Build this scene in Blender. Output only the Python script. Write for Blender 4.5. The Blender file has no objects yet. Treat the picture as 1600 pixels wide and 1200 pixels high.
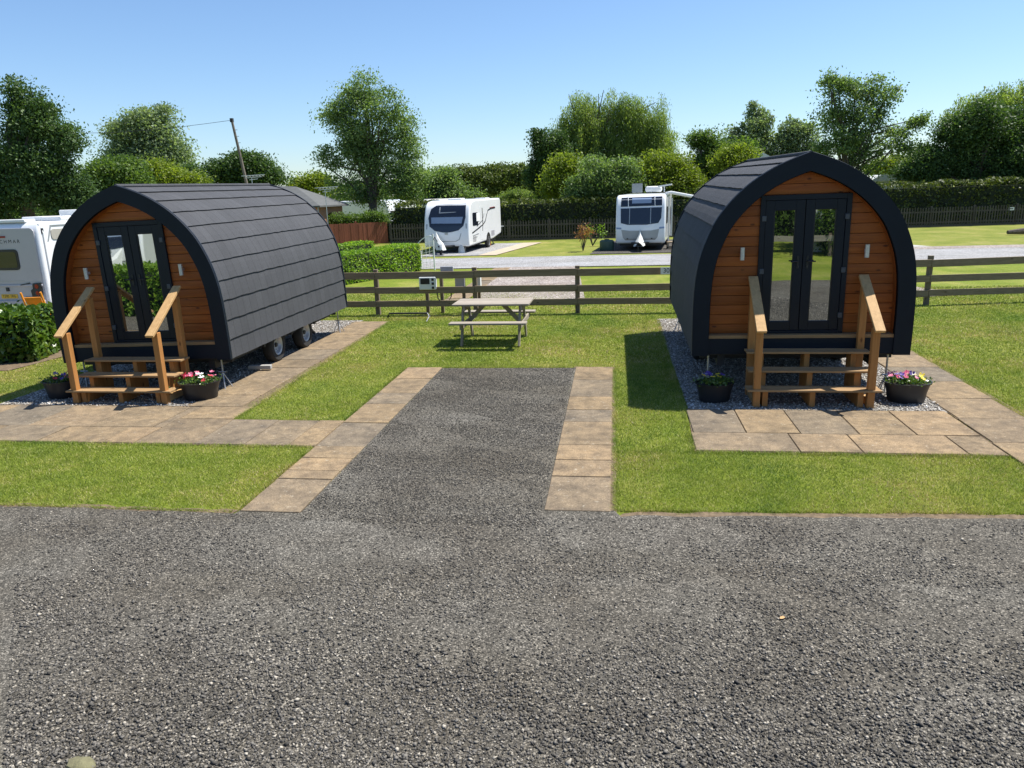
import bpy, bmesh, math, random
import numpy as np
from mathutils import Vector, Matrix
random.seed(7); RS = np.random.RandomState(11)
S = bpy.context.scene
C = S.collection
R = math.radians
PI = math.pi
# ---------------------------------------------------------------- camera
CAMH = 2.85
F = 1165.0
BAS = np.array([[0.9905981521, -0.0038387446, 0.1367500095],
                [0.1333761207, 0.2494627442, -0.9591554356],
                [-0.0304320799, 0.9683767879, 0.2476293303]])
cd = bpy.data.cameras.new('camera'); cam = bpy.data.objects.new('camera', cd); C.objects.link(cam)
m4 = Matrix([list(BAS[0]) + [0], list(BAS[1]) + [0], list(BAS[2]) + [0], [0, 0, 0, 1]])
m4.translation = (0, 0, CAMH)
cam.matrix_world = m4
cd.sensor_fit = 'HORIZONTAL'; cd.sensor_width = 36; cd.lens = F / 1600 * 36
cd.clip_start = 0.05; cd.clip_end = 3000
S.camera = cam
# ---------------------------------------------------------------- world, sun, exposure
SUNV = Vector((0.48, 0.25, 1.0)).normalized()
w = bpy.data.worlds.new("World"); S.world = w; w.use_nodes = True
nt = w.node_tree; nt.nodes.clear()
sky = nt.nodes.new('ShaderNodeTexSky'); sky.sky_type = 'NISHITA'; sky.sun_disc = False
sky.sun_elevation = math.asin(SUNV.z); sky.sun_rotation = math.atan2(SUNV.x, SUNV.y)
sky.altitude = 0; sky.air_density = 1.0; sky.dust_density = 0.35; sky.ozone_density = 7.0
bg = nt.nodes.new('ShaderNodeBackground'); bg.inputs[1].default_value = 0.1
wo = nt.nodes.new('ShaderNodeOutputWorld')
nt.links.new(sky.outputs[0], bg.inputs[0]); nt.links.new(bg.outputs[0], wo.inputs[0])
sl = bpy.data.lights.new('sun', 'SUN'); sl.energy = 4.9; sl.angle = R(0.53); sl.color = (1.0, 0.955, 0.88)
so = bpy.data.objects.new('sun', sl); C.objects.link(so); so.location = (20, 10, 40)
so.rotation_euler = SUNV.to_track_quat('Z', 'Y').to_euler()
S.view_settings.view_transform = 'Standard'; S.view_settings.look = 'None'
S.view_settings.exposure = 0.74; S.view_settings.gamma = 1.0
S.cycles.max_bounces = 6; S.cycles.transparent_max_bounces = 6


def ray(px, py):
    return BAS @ np.array([px - 800.0, -(py - 600.0), -F])


def G(px, py, z=0.0):            # survey: photo point -> place on the ground
    r = ray(px, py); t = (CAMH - z) / (-r[2]); return (r[0] * t, r[1] * t)


def P(px, py, Y):                # survey: photo point at a known distance -> x, z
    r = ray(px, py); t = Y / r[1]; return (r[0] * t, CAMH + r[2] * t)


# ---------------------------------------------------------------- materials
def newmat(name):
    m = bpy.data.materials.new(name); m.use_nodes = True
    n = m.node_tree; b = n.nodes['Principled BSDF']; return m, n, b


def nd(n, t, **k):
    x = n.nodes.new(t)
    for a, v in k.items():
        if a.startswith('i_'):
            x.inputs[int(a[2:])].default_value = v
        else:
            setattr(x, a, v)
    return x


def ramp(n, stops, fac, interp='LINEAR'):
    r = n.nodes.new('ShaderNodeValToRGB'); e = r.color_ramp.elements
    r.color_ramp.interpolation = interp
    while len(e) < len(stops): e.new(0.5)
    for i, (p, c) in enumerate(stops):
        e[i].position = p; e[i].color = (*c, 1) if len(c) == 3 else c
    n.links.new(fac, r.inputs[0]); return r.outputs[0]


def noise(n, scale, detail=4, rough=0.6, coord=None, stretch=None, dist=0.0):
    t = nd(n, 'ShaderNodeTexNoise'); t.inputs['Scale'].default_value = scale
    t.inputs['Detail'].default_value = detail; t.inputs['Roughness'].default_value = rough
    t.inputs['Distortion'].default_value = dist
    tc = nd(n, 'ShaderNodeTexCoord')
    if stretch:
        mp = nd(n, 'ShaderNodeMapping'); mp.inputs['Scale'].default_value = stretch
        n.links.new(tc.outputs[coord or 'Object'], mp.inputs[0]); n.links.new(mp.outputs[0], t.inputs['Vector'])
    else:
        n.links.new(tc.outputs[coord or 'Object'], t.inputs['Vector'])
    return t.outputs['Fac']


def mixc(n, a, b, fac, mode='MIX'):
    x = nd(n, 'ShaderNodeMix', data_type='RGBA', blend_type=mode)
    for s, v in ((6, a), (7, b), (0, fac)):
        if isinstance(v, (int, float)): x.inputs[s].default_value = v
        elif isinstance(v, tuple): x.inputs[s].default_value = (*v, 1) if len(v) == 3 else v
        else: n.links.new(v, x.inputs[s])
    return x.outputs[2]


def bump(n, b, h, strength=0.3, dist=0.01):
    x = nd(n, 'ShaderNodeBump'); x.inputs['Strength'].default_value = strength; x.inputs['Distance'].default_value = dist
    n.links.new(h, x.inputs['Height']); n.links.new(x.outputs[0], b.inputs['Normal'])


def M(name, c1, c2=None, scale=8, rough=0.6, bmp=0.0, bd=0.005, metal=0.0, stretch=None, detail=5, coat=0.0, spec=None):
    m, n, b = newmat(name)
    c2 = c2 or tuple(x * 0.8 for x in c1)
    f = noise(n, scale, detail, 0.6, stretch=stretch)
    col = ramp(n, [(0.3, c2), (0.7, c1)], f)
    n.links.new(col, b.inputs['Base Color'])
    b.inputs['Roughness'].default_value = rough; b.inputs['Metallic'].default_value = metal
    b.inputs['Coat Weight'].default_value = coat
    if spec is not None: b.inputs['Specular IOR Level'].default_value = spec
    if bmp: bump(n, b, f, bmp, bd)
    return m


def wood(name, dark, light, knot, axis=0, rough=0.6, spec=0.3, sc=1.0):
    m, n, b = newmat(name)
    st = [14 * sc, 14 * sc, 14 * sc]; st[axis] = 1.1 * sc
    f = noise(n, 1.6, 8, 0.65, stretch=st, dist=0.6)
    c = ramp(n, [(0.25, dark), (0.5, tuple((a + q) / 2 for a, q in zip(dark, light))), (0.75, light)], f)
    st2 = [5, 5, 5]; st2[axis] = 2.2
    k = nd(n, 'ShaderNodeTexVoronoi'); k.inputs['Scale'].default_value = 1.3
    tc = nd(n, 'ShaderNodeTexCoord'); mp = nd(n, 'ShaderNodeMapping'); mp.inputs['Scale'].default_value = st2
    n.links.new(tc.outputs['Object'], mp.inputs[0]); n.links.new(mp.outputs[0], k.inputs['Vector'])
    kf = ramp(n, [(0.0, (1, 1, 1)), (0.07, (0.8, 0.8, 0.8)), (0.13, (0, 0, 0))], k.outputs['Distance'])
    c = mixc(n, c, knot, kf)
    isl = nd(n, 'ShaderNodeNewGeometry')
    hv = ramp(n, [(0.0, (0.78, 0.78, 0.78)), (1.0, (1.12, 1.12, 1.12))], isl.outputs['Random Per Island'])
    c = mixc(n, c, hv, 1.0, 'MULTIPLY')
    n.links.new(c, b.inputs['Base Color']); b.inputs['Roughness'].default_value = rough
    b.inputs['Specular IOR Level'].default_value = spec
    bump(n, b, f, 0.25, 0.003)
    return m


def leafmat(name, cols, trans=0.35, gloss=0.45, rough=0.5):
    m = bpy.data.materials.new(name); m.use_nodes = True; n = m.node_tree; n.nodes.clear()
    g = nd(n, 'ShaderNodeNewGeometry')
    k = len(cols)
    c = ramp(n, [(i / (k - 1), q) for i, q in enumerate(cols)], g.outputs['Random Per Island'])
    f = noise(n, 0.45, 3, 0.6)
    v = ramp(n, [(0.3, (0.72, 0.76, 0.7)), (0.7, (1.2, 1.16, 1.1))], f)
    c = mixc(n, c, v, 1.0, 'MULTIPLY')
    b = nd(n, 'ShaderNodeBsdfPrincipled'); b.inputs['Roughness'].default_value = rough
    b.inputs['Specular IOR Level'].default_value = gloss
    n.links.new(c, b.inputs['Base Color'])
    t = nd(n, 'ShaderNodeBsdfTranslucent')
    tcx = mixc(n, c, (1.25, 1.35, 0.55), 1.0, 'MULTIPLY'); n.links.new(tcx, t.inputs[0])
    x = nd(n, 'ShaderNodeMixShader'); x.inputs[0].default_value = trans
    n.links.new(b.outputs[0], x.inputs[1]); n.links.new(t.outputs[0], x.inputs[2])
    o = nd(n, 'ShaderNodeOutputMaterial'); n.links.new(x.outputs[0], o.inputs[0])
    return m


def islandmat(name, stops, rough=0.85, nz=None):
    m, n, b = newmat(name)
    g = nd(n, 'ShaderNodeNewGeometry')
    c = ramp(n, stops, g.outputs['Random Per Island'])
    if nz:
        f = noise(n, nz, 3, 0.6)
        c = mixc(n, c, ramp(n, [(0.3, (0.75, 0.74, 0.73)), (0.7, (1.2, 1.2, 1.2))], f), 1.0, 'MULTIPLY')
    n.links.new(c, b.inputs['Base Color']); b.inputs['Roughness'].default_value = rough
    b.inputs['Specular IOR Level'].default_value = 0.3
    return m


def gravelmat(name, scale, stops, tint, bstr=0.9, patch=0.6):
    m, n, b = newmat(name)
    tc = nd(n, 'ShaderNodeTexCoord')
    v = nd(n, 'ShaderNodeTexVoronoi'); v.inputs['Scale'].default_value = scale
    n.links.new(tc.outputs['Object'], v.inputs['Vector'])
    sep = nd(n, 'ShaderNodeSeparateColor'); n.links.new(v.outputs['Color'], sep.inputs[0])
    c = ramp(n, stops, sep.outputs[0])
    d = ramp(n, [(0.15, (1, 1, 1)), (0.75, (0.35, 0.35, 0.35))], v.outputs['Distance'])
    c = mixc(n, c, d, 0.7, 'MULTIPLY')
    f = noise(n, patch, 6, 0.65)
    c = mixc(n, c, ramp(n, [(0.32, tint[0]), (0.68, tint[1])], f), 1.0, 'MULTIPLY')
    f3 = noise(n, patch * 5.3, 4, 0.6)
    f6 = noise(n, 0.5, 5, 0.6, stretch=(0.45, 1.5, 1), dist=0.8)
    c = mixc(n, c, ramp(n, [(0.38, (0.92, 0.9, 0.86)), (0.6, (1.08, 1.08, 1.08))], f6), 1.0, 'MULTIPLY')
    c = mixc(n, c, ramp(n, [(0.3, (0.85, 0.85, 0.85)), (0.7, (1.12, 1.12, 1.12))], f3), 1.0, 'MULTIPLY')
    n.links.new(c, b.inputs['Base Color']); b.inputs['Roughness'].default_value = 0.9
    b.inputs['Specular IOR Level'].default_value = 0.25
    inv = nd(n, 'ShaderNodeMath', operation='SUBTRACT'); inv.inputs[0].default_value = 1.0
    n.links.new(v.outputs['Distance'], inv.inputs[1])
    bump(n, b, inv.outputs[0], bstr, 0.5 / scale)
    return m


def grassmat(name, cols, fine=90):
    m, n, b = newmat(name)
    f = noise(n, 0.55, 6, 0.62)
    c = ramp(n, [(0.3, cols[0]), (0.5, cols[1]), (0.7, cols[2])], f)
    f2 = noise(n, fine, 4, 0.75)
    c = mixc(n, c, ramp(n, [(0.25, (0.6, 0.62, 0.6)), (0.75, (1.35, 1.3, 1.25))], f2), 1.0, 'MULTIPLY')
    f3 = noise(n, 3.0, 5, 0.7, stretch=(1, 0.35, 1))
    c = mixc(n, c, ramp(n, [(0.3, (0.82, 0.88, 0.85)), (0.7, (1.18, 1.08, 1.1))], f3), 1.0, 'MULTIPLY')
    n.links.new(c, b.inputs['Base Color']); b.inputs['Roughness'].default_value = 0.9
    b.inputs['Specular IOR Level'].default_value = 0.15
    bump(n, b, f2, 0.8, 0.02)
    return m


MT = {}
MT['lawn'] = grassmat('lawn', [(0.1, 0.145, 0.016), (0.165, 0.215, 0.026), (0.25, 0.26, 0.065)])
MT['fargrass'] = grassmat('field_grass', [(0.12, 0.16, 0.022), (0.18, 0.21, 0.038), (0.26, 0.25, 0.08)], 30)
MT['gravel'] = gravelmat('dark_chippings', 95, [(0, (0.048, 0.045, 0.038)), (0.5, (0.114, 0.106, 0.091)), (0.85, (0.195, 0.181, 0.155)), (1, (0.36, 0.335, 0.29))],
                         ((0.8, 0.76, 0.7), (1.2, 1.21, 1.2)))
MT['drive'] = gravelmat('compacted_chippings', 80, [(0, (0.035, 0.033, 0.03)), (0.5, (0.08, 0.076, 0.07)), (0.88, (0.15, 0.142, 0.13)), (1, (0.38, 0.36, 0.33))],
                        ((0.95, 0.86, 0.8), (1.12, 1.13, 1.13)), 0.9)
MT['pebble'] = gravelmat('pebble_base', 42, [(0, (0.16, 0.145, 0.125)), (0.5, (0.28, 0.265, 0.24)), (1, (0.6, 0.58, 0.54))], ((0.9, 0.9, 0.9), (1.1, 1.1, 1.1)))
MT['pinkgravel'] = gravelmat('pink_gravel', 24, [(0, (0.22, 0.18, 0.16)), (0.5, (0.36, 0.31, 0.28)), (1, (0.6, 0.55, 0.5))], ((0.9, 0.88, 0.88), (1.1, 1.1, 1.1)))
MT['road'] = gravelmat('pale_road', 30, [(0, (0.3, 0.3, 0.3)), (0.5, (0.37, 0.37, 0.37)), (1, (0.5, 0.5, 0.5))], ((0.88, 0.88, 0.88), (1.08, 1.08, 1.1)), 0.3)
MT['soil'] = M('bare_soil', (0.2, 0.145, 0.085), (0.08, 0.055, 0.032), 14, 0.95, 0.8, 0.02)
MT['stone_rnd'] = islandmat('loose_chippings', [(0, (0.036, 0.034, 0.03)), (0.45, (0.1, 0.093, 0.082)), (0.78, (0.178, 0.165, 0.143)), (0.93, (0.26, 0.235, 0.19)), (1, (0.44, 0.4, 0.33))], 0.85, 0.8)
MT['pebble_rnd'] = islandmat('pale_pebbles', [(0, (0.12, 0.105, 0.09)), (0.4, (0.27, 0.235, 0.19)), (0.8, (0.46, 0.42, 0.36)), (1, (0.75, 0.73, 0.7))], 0.8)


def slabmat():
    m, n, b = newmat('sandstone_slabs')
    g = nd(n, 'ShaderNodeNewGeometry')
    c = ramp(n, [(0, (0.19, 0.155, 0.112)), (0.3, (0.215, 0.165, 0.108)), (0.55, (0.255, 0.19, 0.115)), (0.8, (0.175, 0.148, 0.112)), (1, (0.3, 0.215, 0.125))], g.outputs['Random Per Island'])
    f = noise(n, 1.7, 7, 0.65, dist=0.5)
    c = mixc(n, c, ramp(n, [(0.3, (0.7, 0.71, 0.73)), (0.52, (1.0, 1.0, 1.0)), (0.72, (1.2, 1.17, 1.1))], f), 1.0, 'MULTIPLY')
    f2 = noise(n, 70, 3, 0.7)
    c = mixc(n, c, ramp(n, [(0.3, (0.6, 0.6, 0.6)), (0.7, (1.3, 1.3, 1.3))], f2), 1.0, 'MULTIPLY')
    f5 = noise(n, 6, 6, 0.7)
    c = mixc(n, c, ramp(n, [(0.35, (0.68, 0.68, 0.7)), (0.6, (1.12, 1.1, 1.06))], f5), 1.0, 'MULTIPLY')
    f4 = noise(n, 16, 5, 0.75)
    li = ramp(n, [(0.6, (0, 0, 0)), (0.7, (1, 1, 1))], f4)
    c = mixc(n, c, (0.52, 0.48, 0.38), mixc(n, (0, 0, 0), li, 0.5))
    n.links.new(c, b.inputs['Base Color']); b.inputs['Roughness'].default_value = 0.9
    b.inputs['Specular IOR Level'].default_value = 0.2
    bump(n, b, f2, 0.5, 0.004)
    return m


MT['slab'] = slabmat()


def shinglemat():
    m, n, b = newmat('felt_shingle')
    tc = nd(n, 'ShaderNodeTexCoord')
    f2 = noise(n, 260, 2, 0.8)
    f = noise(n, 2.2, 6, 0.65)
    c = ramp(n, [(0.25, (0.05, 0.052, 0.057)), (0.75, (0.064, 0.066, 0.072))], f)
    c = mixc(n, c, ramp(n, [(0.3, (0.6, 0.6, 0.6)), (0.7, (1.4, 1.4, 1.4))], f2), 1.0, 'MULTIPLY')
    # tab seams along each course, staggered course by course
    g = nd(n, 'ShaderNodeNewGeometry'); sp = nd(n, 'ShaderNodeSeparateXYZ'); n.links.new(tc.outputs['Object'], sp.inputs[0])
    def mth(op, a_, b_=None):
        q = nd(n, 'ShaderNodeMath', operation=op)
        for i, v in enumerate((a_, b_)):
            if v is None: continue
            if isinstance(v, (int, float)): q.inputs[i].default_value = v
            else: n.links.new(v, q.inputs[i])
        return q.outputs[0]
    u = mth('ADD', mth('MULTIPLY', sp.outputs[1], 4.6), mth('MULTIPLY', g.outputs['Random Per Island'], 57.0))
    fr = mth('FRACT', u); idx = mth('FLOOR', u)
    seam = ramp(n, [(0, (0.45, 0.45, 0.45)), (0.035, (0.55, 0.55, 0.55)), (0.06, (1, 1, 1))], fr)
    wn = nd(n, 'ShaderNodeTexWhiteNoise', noise_dimensions='1D'); n.links.new(idx, wn.inputs['W'])
    tone = ramp(n, [(0, (0.93, 0.93, 0.93)), (1, (1.07, 1.07, 1.07))], wn.outputs['Value'])
    c = mixc(n, c, mixc(n, seam, tone, 1.0, 'MULTIPLY'), 1.0, 'MULTIPLY')
    n.links.new(c, b.inputs['Base Color']); b.inputs['Roughness'].default_value = 0.82
    b.inputs['Specular IOR Level'].default_value = 0.35
    bump(n, b, f2, 0.7, 0.004)
    return m


MT['shingle'] = shinglemat()
MT['navy'] = M('anthracite_trim', (0.006, 0.0115, 0.02), (0.005, 0.009, 0.016), 3, 0.6, 0.05, spec=0.25)
MT['trimedge'] = M('edge_trim', (0.12, 0.13, 0.145), None, 5, 0.45, metal=0.6)
MT['navygloss'] = M('anthracite_door', (0.0045, 0.009, 0.019), (0.004, 0.0075, 0.016), 2, 0.42, spec=0.3)
MT['clad'] = wood('stained_cladding', (0.2, 0.05, 0.009), (0.35, 0.105, 0.019), (0.06, 0.014, 0.004), 0, 0.5)
MT['clad_rev'] = wood('stained_reveal', (0.17, 0.042, 0.009), (0.3, 0.088, 0.02), (0.06, 0.014, 0.004), 1, 0.5)
MT['steps'] = wood('step_timber', (0.25, 0.155, 0.075), (0.46, 0.29, 0.135), (0.12, 0.055, 0.02), 0, 0.75)
MT['steps_z'] = wood('post_timber', (0.36, 0.15, 0.04), (0.56, 0.27, 0.085), (0.14, 0.055, 0.015), 2, 0.7)
MT['steps_y'] = wood('rail_timber', (0.4, 0.24, 0.1), (0.66, 0.42, 0.19), (0.16, 0.07, 0.02), 1, 0.7)
MT['fence'] = wood('fence_timber', (0.19, 0.14, 0.09), (0.34, 0.26, 0.175), (0.06, 0.045, 0.03), 0, 0.85)
MT['fence_z'] = wood('fence_post_timber', (0.15, 0.115, 0.08), (0.26, 0.21, 0.15), (0.06, 0.045, 0.03), 2, 0.85)
MT['table'] = wood('weathered_table', (0.25, 0.215, 0.17), (0.39, 0.345, 0.285), (0.15, 0.1, 0.07), 0, 0.85)
MT['redfence'] = wood('red_fence_timber', (0.16, 0.05, 0.03), (0.3, 0.105, 0.06), (0.06, 0.02, 0.015), 2, 0.8)
MT['darkfence'] = wood('dark_picket_timber', (0.055, 0.05, 0.042), (0.11, 0.1, 0.085), (0.03, 0.025, 0.02), 2, 0.85)
MT['steel'] = M('galvanised_steel', (0.5, 0.51, 0.52), (0.4, 0.41, 0.42), 20, 0.4, metal=0.7)
MT['lampsteel'] = M('brushed_lamp', (0.62, 0.62, 0.62), (0.5, 0.5, 0.5), 30, 0.35, metal=0.5)
MT['chassis'] = M('chassis_steel', (0.03, 0.03, 0.032), (0.018, 0.018, 0.02), 8, 0.6)
MT['rubber'] = M('tyre_rubber', (0.022, 0.022, 0.022), (0.03, 0.03, 0.028), 12, 0.85, 0.2)
MT['rim'] = M('silver_rim', (0.55, 0.56, 0.58), (0.45, 0.46, 0.48), 12, 0.35, metal=0.4)
MT['white'] = M('white_bodywork', (0.8, 0.81, 0.82), (0.74, 0.76, 0.77), 1.3, 0.25, coat=0.4)
MT['white2'] = M('white_roof_plastic', (0.78, 0.79, 0.78), (0.7, 0.71, 0.7), 4, 0.5)
MT['grey_and_shade'] = M('grey_and_shade_panel', (0.42, 0.42, 0.44), (0.38, 0.38, 0.4), 1.3, 0.3, coat=0.3)  # plain grey for fittings; on the motorhome's rear the colour stands for shade
MT['silver'] = M('silver_panel', (0.36, 0.38, 0.39), (0.3, 0.32, 0.33), 2, 0.35, metal=0.3)
MT['beige'] = M('beige_panel', (0.4, 0.38, 0.33), None, 3, 0.4)
MT['black'] = M('black_plastic', (0.015, 0.015, 0.018), (0.01, 0.01, 0.012), 6, 0.45)
MT['glassdark'] = M('dark_window', (0.012, 0.016, 0.028), (0.01, 0.013, 0.022), 2, 0.06, coat=0.6)
MT['blind'] = M('blue_grey_blind', (0.26, 0.33, 0.46), (0.22, 0.28, 0.4), 2, 0.15)
MT['red'] = M('red_lens', (0.3, 0.01, 0.012), (0.2, 0.008, 0.01), 5, 0.2)
MT['yellow'] = M('yellow_plate', (0.7, 0.45, 0.03), (0.6, 0.38, 0.02), 5, 0.4)
MT['orange'] = M('orange_plastic', (0.75, 0.3, 0.03), (0.6, 0.22, 0.02), 5, 0.4)
MT['terracotta'] = M('terracotta', (0.45, 0.16, 0.08), (0.35, 0.12, 0.06), 8, 0.8)
MT['green_plastic'] = M('green_plastic', (0.05, 0.1, 0.08), (0.04, 0.08, 0.06), 6, 0.5)
MT['cover'] = M('white_hitch_cover', (0.66, 0.67, 0.64), (0.5, 0.52, 0.5), 4, 0.6, 0.3, 0.05)
MT['text'] = M('dark_lettering', (0.03, 0.03, 0.035), None, 5, 0.5)
MT['whitetext'] = M('pale_lettering', (0.75, 0.75, 0.72), None, 5, 0.5)
MT['pot'] = M('black_planter', (0.014, 0.015, 0.018), (0.022, 0.022, 0.024), 9, 0.42, 0.1)
MT['compost'] = M('compost', (0.04, 0.028, 0.02), (0.02, 0.014, 0.01), 30, 0.95, 0.6, 0.02)
MT['bark'] = M('bark', (0.13, 0.105, 0.08), (0.06, 0.05, 0.04), 6, 0.9, 0.6, 0.03, stretch=(3, 3, 0.6))
MT['birch'] = M('pale_bark', (0.4, 0.38, 0.34), (0.16, 0.15, 0.13), 5, 0.85, 0.4, 0.02)
MT['pole'] = M('weathered_pole', (0.2, 0.17, 0.14), (0.12, 0.1, 0.08), 5, 0.85, 0.3, stretch=(4, 4, 0.5))
MT['chalet'] = wood('chalet_boards', (0.32, 0.16, 0.09), (0.45, 0.24, 0.14), (0.2, 0.1, 0.05), 0, 0.7)
MT['chaletroof'] = M('chalet_roof', (0.115, 0.12, 0.12), (0.085, 0.09, 0.09), 3, 0.95, 0.2)
MT['concrete'] = M('concrete', (0.42, 0.41, 0.38), (0.32, 0.31, 0.29), 6, 0.9, 0.3)
MT['rock'] = M('mossy_rock', (0.2, 0.19, 0.1), (0.12, 0.11, 0.06), 14, 0.9, 0.7, 0.02)
MT['tan'] = M('tan_paving', (0.46, 0.38, 0.28), (0.36, 0.29, 0.21), 3, 0.9, 0.2)
MT['hinge'] = M('hinge_metal', (0.06, 0.07, 0.09), None, 9, 0.4)
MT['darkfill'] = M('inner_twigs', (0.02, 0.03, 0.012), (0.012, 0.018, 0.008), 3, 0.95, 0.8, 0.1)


def doorglass():
    m = bpy.data.materials.new('door_glass'); m.use_nodes = True; n = m.node_tree; n.nodes.clear()
    g = nd(n, 'ShaderNodeBsdfGlossy'); g.inputs[0].default_value = (0.86, 0.9, 0.88, 1); g.inputs['Roughness'].default_value = 0.012
    d = nd(n, 'ShaderNodeBsdfPrincipled'); d.inputs['Base Color'].default_value = (0.012, 0.015, 0.018, 1); d.inputs['Roughness'].default_value = 0.05
    f = noise(n, 1.4, 2, 0.5)
    bp = nd(n, 'ShaderNodeBump'); bp.inputs['Strength'].default_value = 0.06; bp.inputs['Distance'].default_value = 0.01
    n.links.new(f, bp.inputs['Height']); n.links.new(bp.outputs[0], g.inputs['Normal'])
    x = nd(n, 'ShaderNodeMixShader'); x.inputs[0].default_value = 0.5
    o = nd(n, 'ShaderNodeOutputMaterial')
    n.links.new(d.outputs[0], x.inputs[1]); n.links.new(g.outputs[0], x.inputs[2]); n.links.new(x.outputs[0], o.inputs[0])
    return m


MT['doorglass'] = doorglass()


# ---------------------------------------------------------------- mesh helpers
class MB:
    def __init__(s): s.v = []; s.f = []

    def add(s, vs, fs):
        o = len(s.v); s.v += [tuple(q) for q in vs]; s.f += [tuple(i + o for i in q) for q in fs]; return s

    def box(s, x0, x1, y0, y1, z0, z1, T=None):
        vs = [Vector((x, y, z)) for x in (x0, x1) for y in (y0, y1) for z in (z0, z1)]
        if T is not None: vs = [T @ q for q in vs]
        return s.add(vs, [(0, 1, 3, 2), (4, 6, 7, 5), (0, 4, 5, 1), (2, 3, 7, 6), (0, 2, 6, 4), (1, 5, 7, 3)])

    def bar(s, a, b, wx, wz, up=(0, 0, 1)):     # rectangular bar from a to b
        a = Vector(a); b = Vector(b); d = (b - a).normalized(); u = Vector(up)
        sx = d.cross(u).normalized(); sz = sx.cross(d).normalized()
        vs = []
        for p in (a, b):
            for i, j in ((-1, -1), (1, -1), (1, 1), (-1, 1)):
                vs.append(p + sx * (i * wx / 2) + sz * (j * wz / 2))
        return s.add(vs, [(0, 1, 2, 3), (7, 6, 5, 4), (0, 4, 5, 1), (1, 5, 6, 2), (2, 6, 7, 3), (3, 7, 4, 0)])

    def tube(s, pts, rad, n=10, caps=True):
        pts = [Vector(p) for p in pts]
        if not hasattr(rad, '__len__'): rad = [rad] * len(pts)
        vs = []; k = len(pts)
        for i, p in enumerate(pts):
            d = (pts[min(i + 1, k - 1)] - pts[max(i - 1, 0)]).normalized()
            u = Vector((0, 0, 1)) if abs(d.z) < 0.9 else Vector((1, 0, 0))
            a = d.cross(u).normalized(); b = a.cross(d)
            for j in range(n):
                t = 2 * PI * j / n; vs.append(p + (a * math.cos(t) + b * math.sin(t)) * rad[i])
        fs = [(i * n + j, i * n + (j + 1) % n, (i + 1) * n + (j + 1) % n, (i + 1) * n + j) for i in range(k - 1) for j in range(n)]
        if caps: fs += [tuple(range(n - 1, -1, -1)), tuple((k - 1) * n + j for j in range(n))]
        return s.add(vs, fs)

    def lathe(s, prof, c=(0, 0, 0), n=24, sx=1, sy=1, axis='z'):
        vs = []
        for r, z in prof:
            for j in range(n):
                t = 2 * PI * j / n; x, y = r * math.cos(t) * sx, r * math.sin(t) * sy
                q = (x, y, z) if axis == 'z' else (z, x, y)
                vs.append((c[0] + q[0], c[1] + q[1], c[2] + q[2]))
        k = len(prof)
        fs = [(i * n + j, i * n + (j + 1) % n, (i + 1) * n + (j + 1) % n, (i + 1) * n + j) for i in range(k - 1) for j in range(n)]
        return s.add(vs, fs)

    def prism(s, poly, a0, a1, axis='y'):       # poly (x,z) pushed along y, or (y,z) along x, or (x,y) along z
        def mk(p, a):
            return {'y': (p[0], a, p[1]), 'x': (a, p[0], p[1]), 'z': (p[0], p[1], a)}[axis]
        n = len(poly); vs = [mk(p, a0) for p in poly] + [mk(p, a1) for p in poly]
        fs = [tuple(range(n)), tuple(range(2 * n - 1, n - 1, -1))] + [(i, n + i, n + (i + 1) % n, (i + 1) % n) for i in range(n)]
        return s.add(vs, fs)

    def build(s, name, mat, parent=None, bevel=0.0, smooth=False, seg=2, loc=None):
        me = bpy.data.meshes.new(name); me.from_pydata(s.v, [], s.f)
        bm = bmesh.new(); bm.from_mesh(me); bmesh.ops.recalc_face_normals(bm, faces=bm.faces); bm.to_mesh(me); bm.free()
        me.materials.append(MT[mat] if isinstance(mat, str) else mat)
        o = bpy.data.objects.new(name, me); C.objects.link(o)
        if parent: o.parent = parent
        if loc: o.location = loc
        if bevel:
            b = o.modifiers.new('bevel', 'BEVEL'); b.width = bevel; b.segments = seg; b.limit_method = 'ANGLE'; b.angle_limit = R(40)
            b.harden_normals = False
        if smooth:
            for p in me.polygons: p.use_smooth = True
            try: me.set_sharp_from_angle(angle=R(38))
            except Exception: pass
        return o


def fastmesh(name, V, n_per, mat, parent=None):      # V: (N, n_per, 3) separate polygons
    N = V.shape[0]; me = bpy.data.meshes.new(name)
    me.vertices.add(N * n_per); me.vertices.foreach_set('co', V.reshape(-1).astype(np.float32))
    me.loops.add(N * n_per); me.loops.foreach_set('vertex_index', np.arange(N * n_per, dtype=np.int32))
    me.polygons.add(N); me.polygons.foreach_set('loop_start', np.arange(0, N * n_per, n_per, dtype=np.int32))
    me.update(calc_edges=True); me.materials.append(MT[mat] if isinstance(mat, str) else mat)
    o = bpy.data.objects.new(name, me); C.objects.link(o)
    if parent: o.parent = parent
    return o


def trimesh(name, V, Fc, mat, parent=None):
    me = bpy.data.meshes.new(name)
    me.vertices.add(len(V)); me.vertices.foreach_set('co', V.reshape(-1).astype(np.float32))
    me.loops.add(len(Fc) * 3); me.loops.foreach_set('vertex_index', Fc.reshape(-1).astype(np.int32))
    me.polygons.add(len(Fc)); me.polygons.foreach_set('loop_start', np.arange(0, len(Fc) * 3, 3, dtype=np.int32))
    me.update(calc_edges=True); me.materials.append(MT[mat])
    o = bpy.data.objects.new(name, me); C.objects.link(o)
    if parent: o.parent = parent
    return o


def tag(o, label, cat, group=None, kind=None):
    o['label'] = label; o['category'] = cat
    if group: o['group'] = group
    if kind: o['kind'] = kind
    return o


def struct(o, kind='structure'):
    o['kind'] = kind; return o


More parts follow.
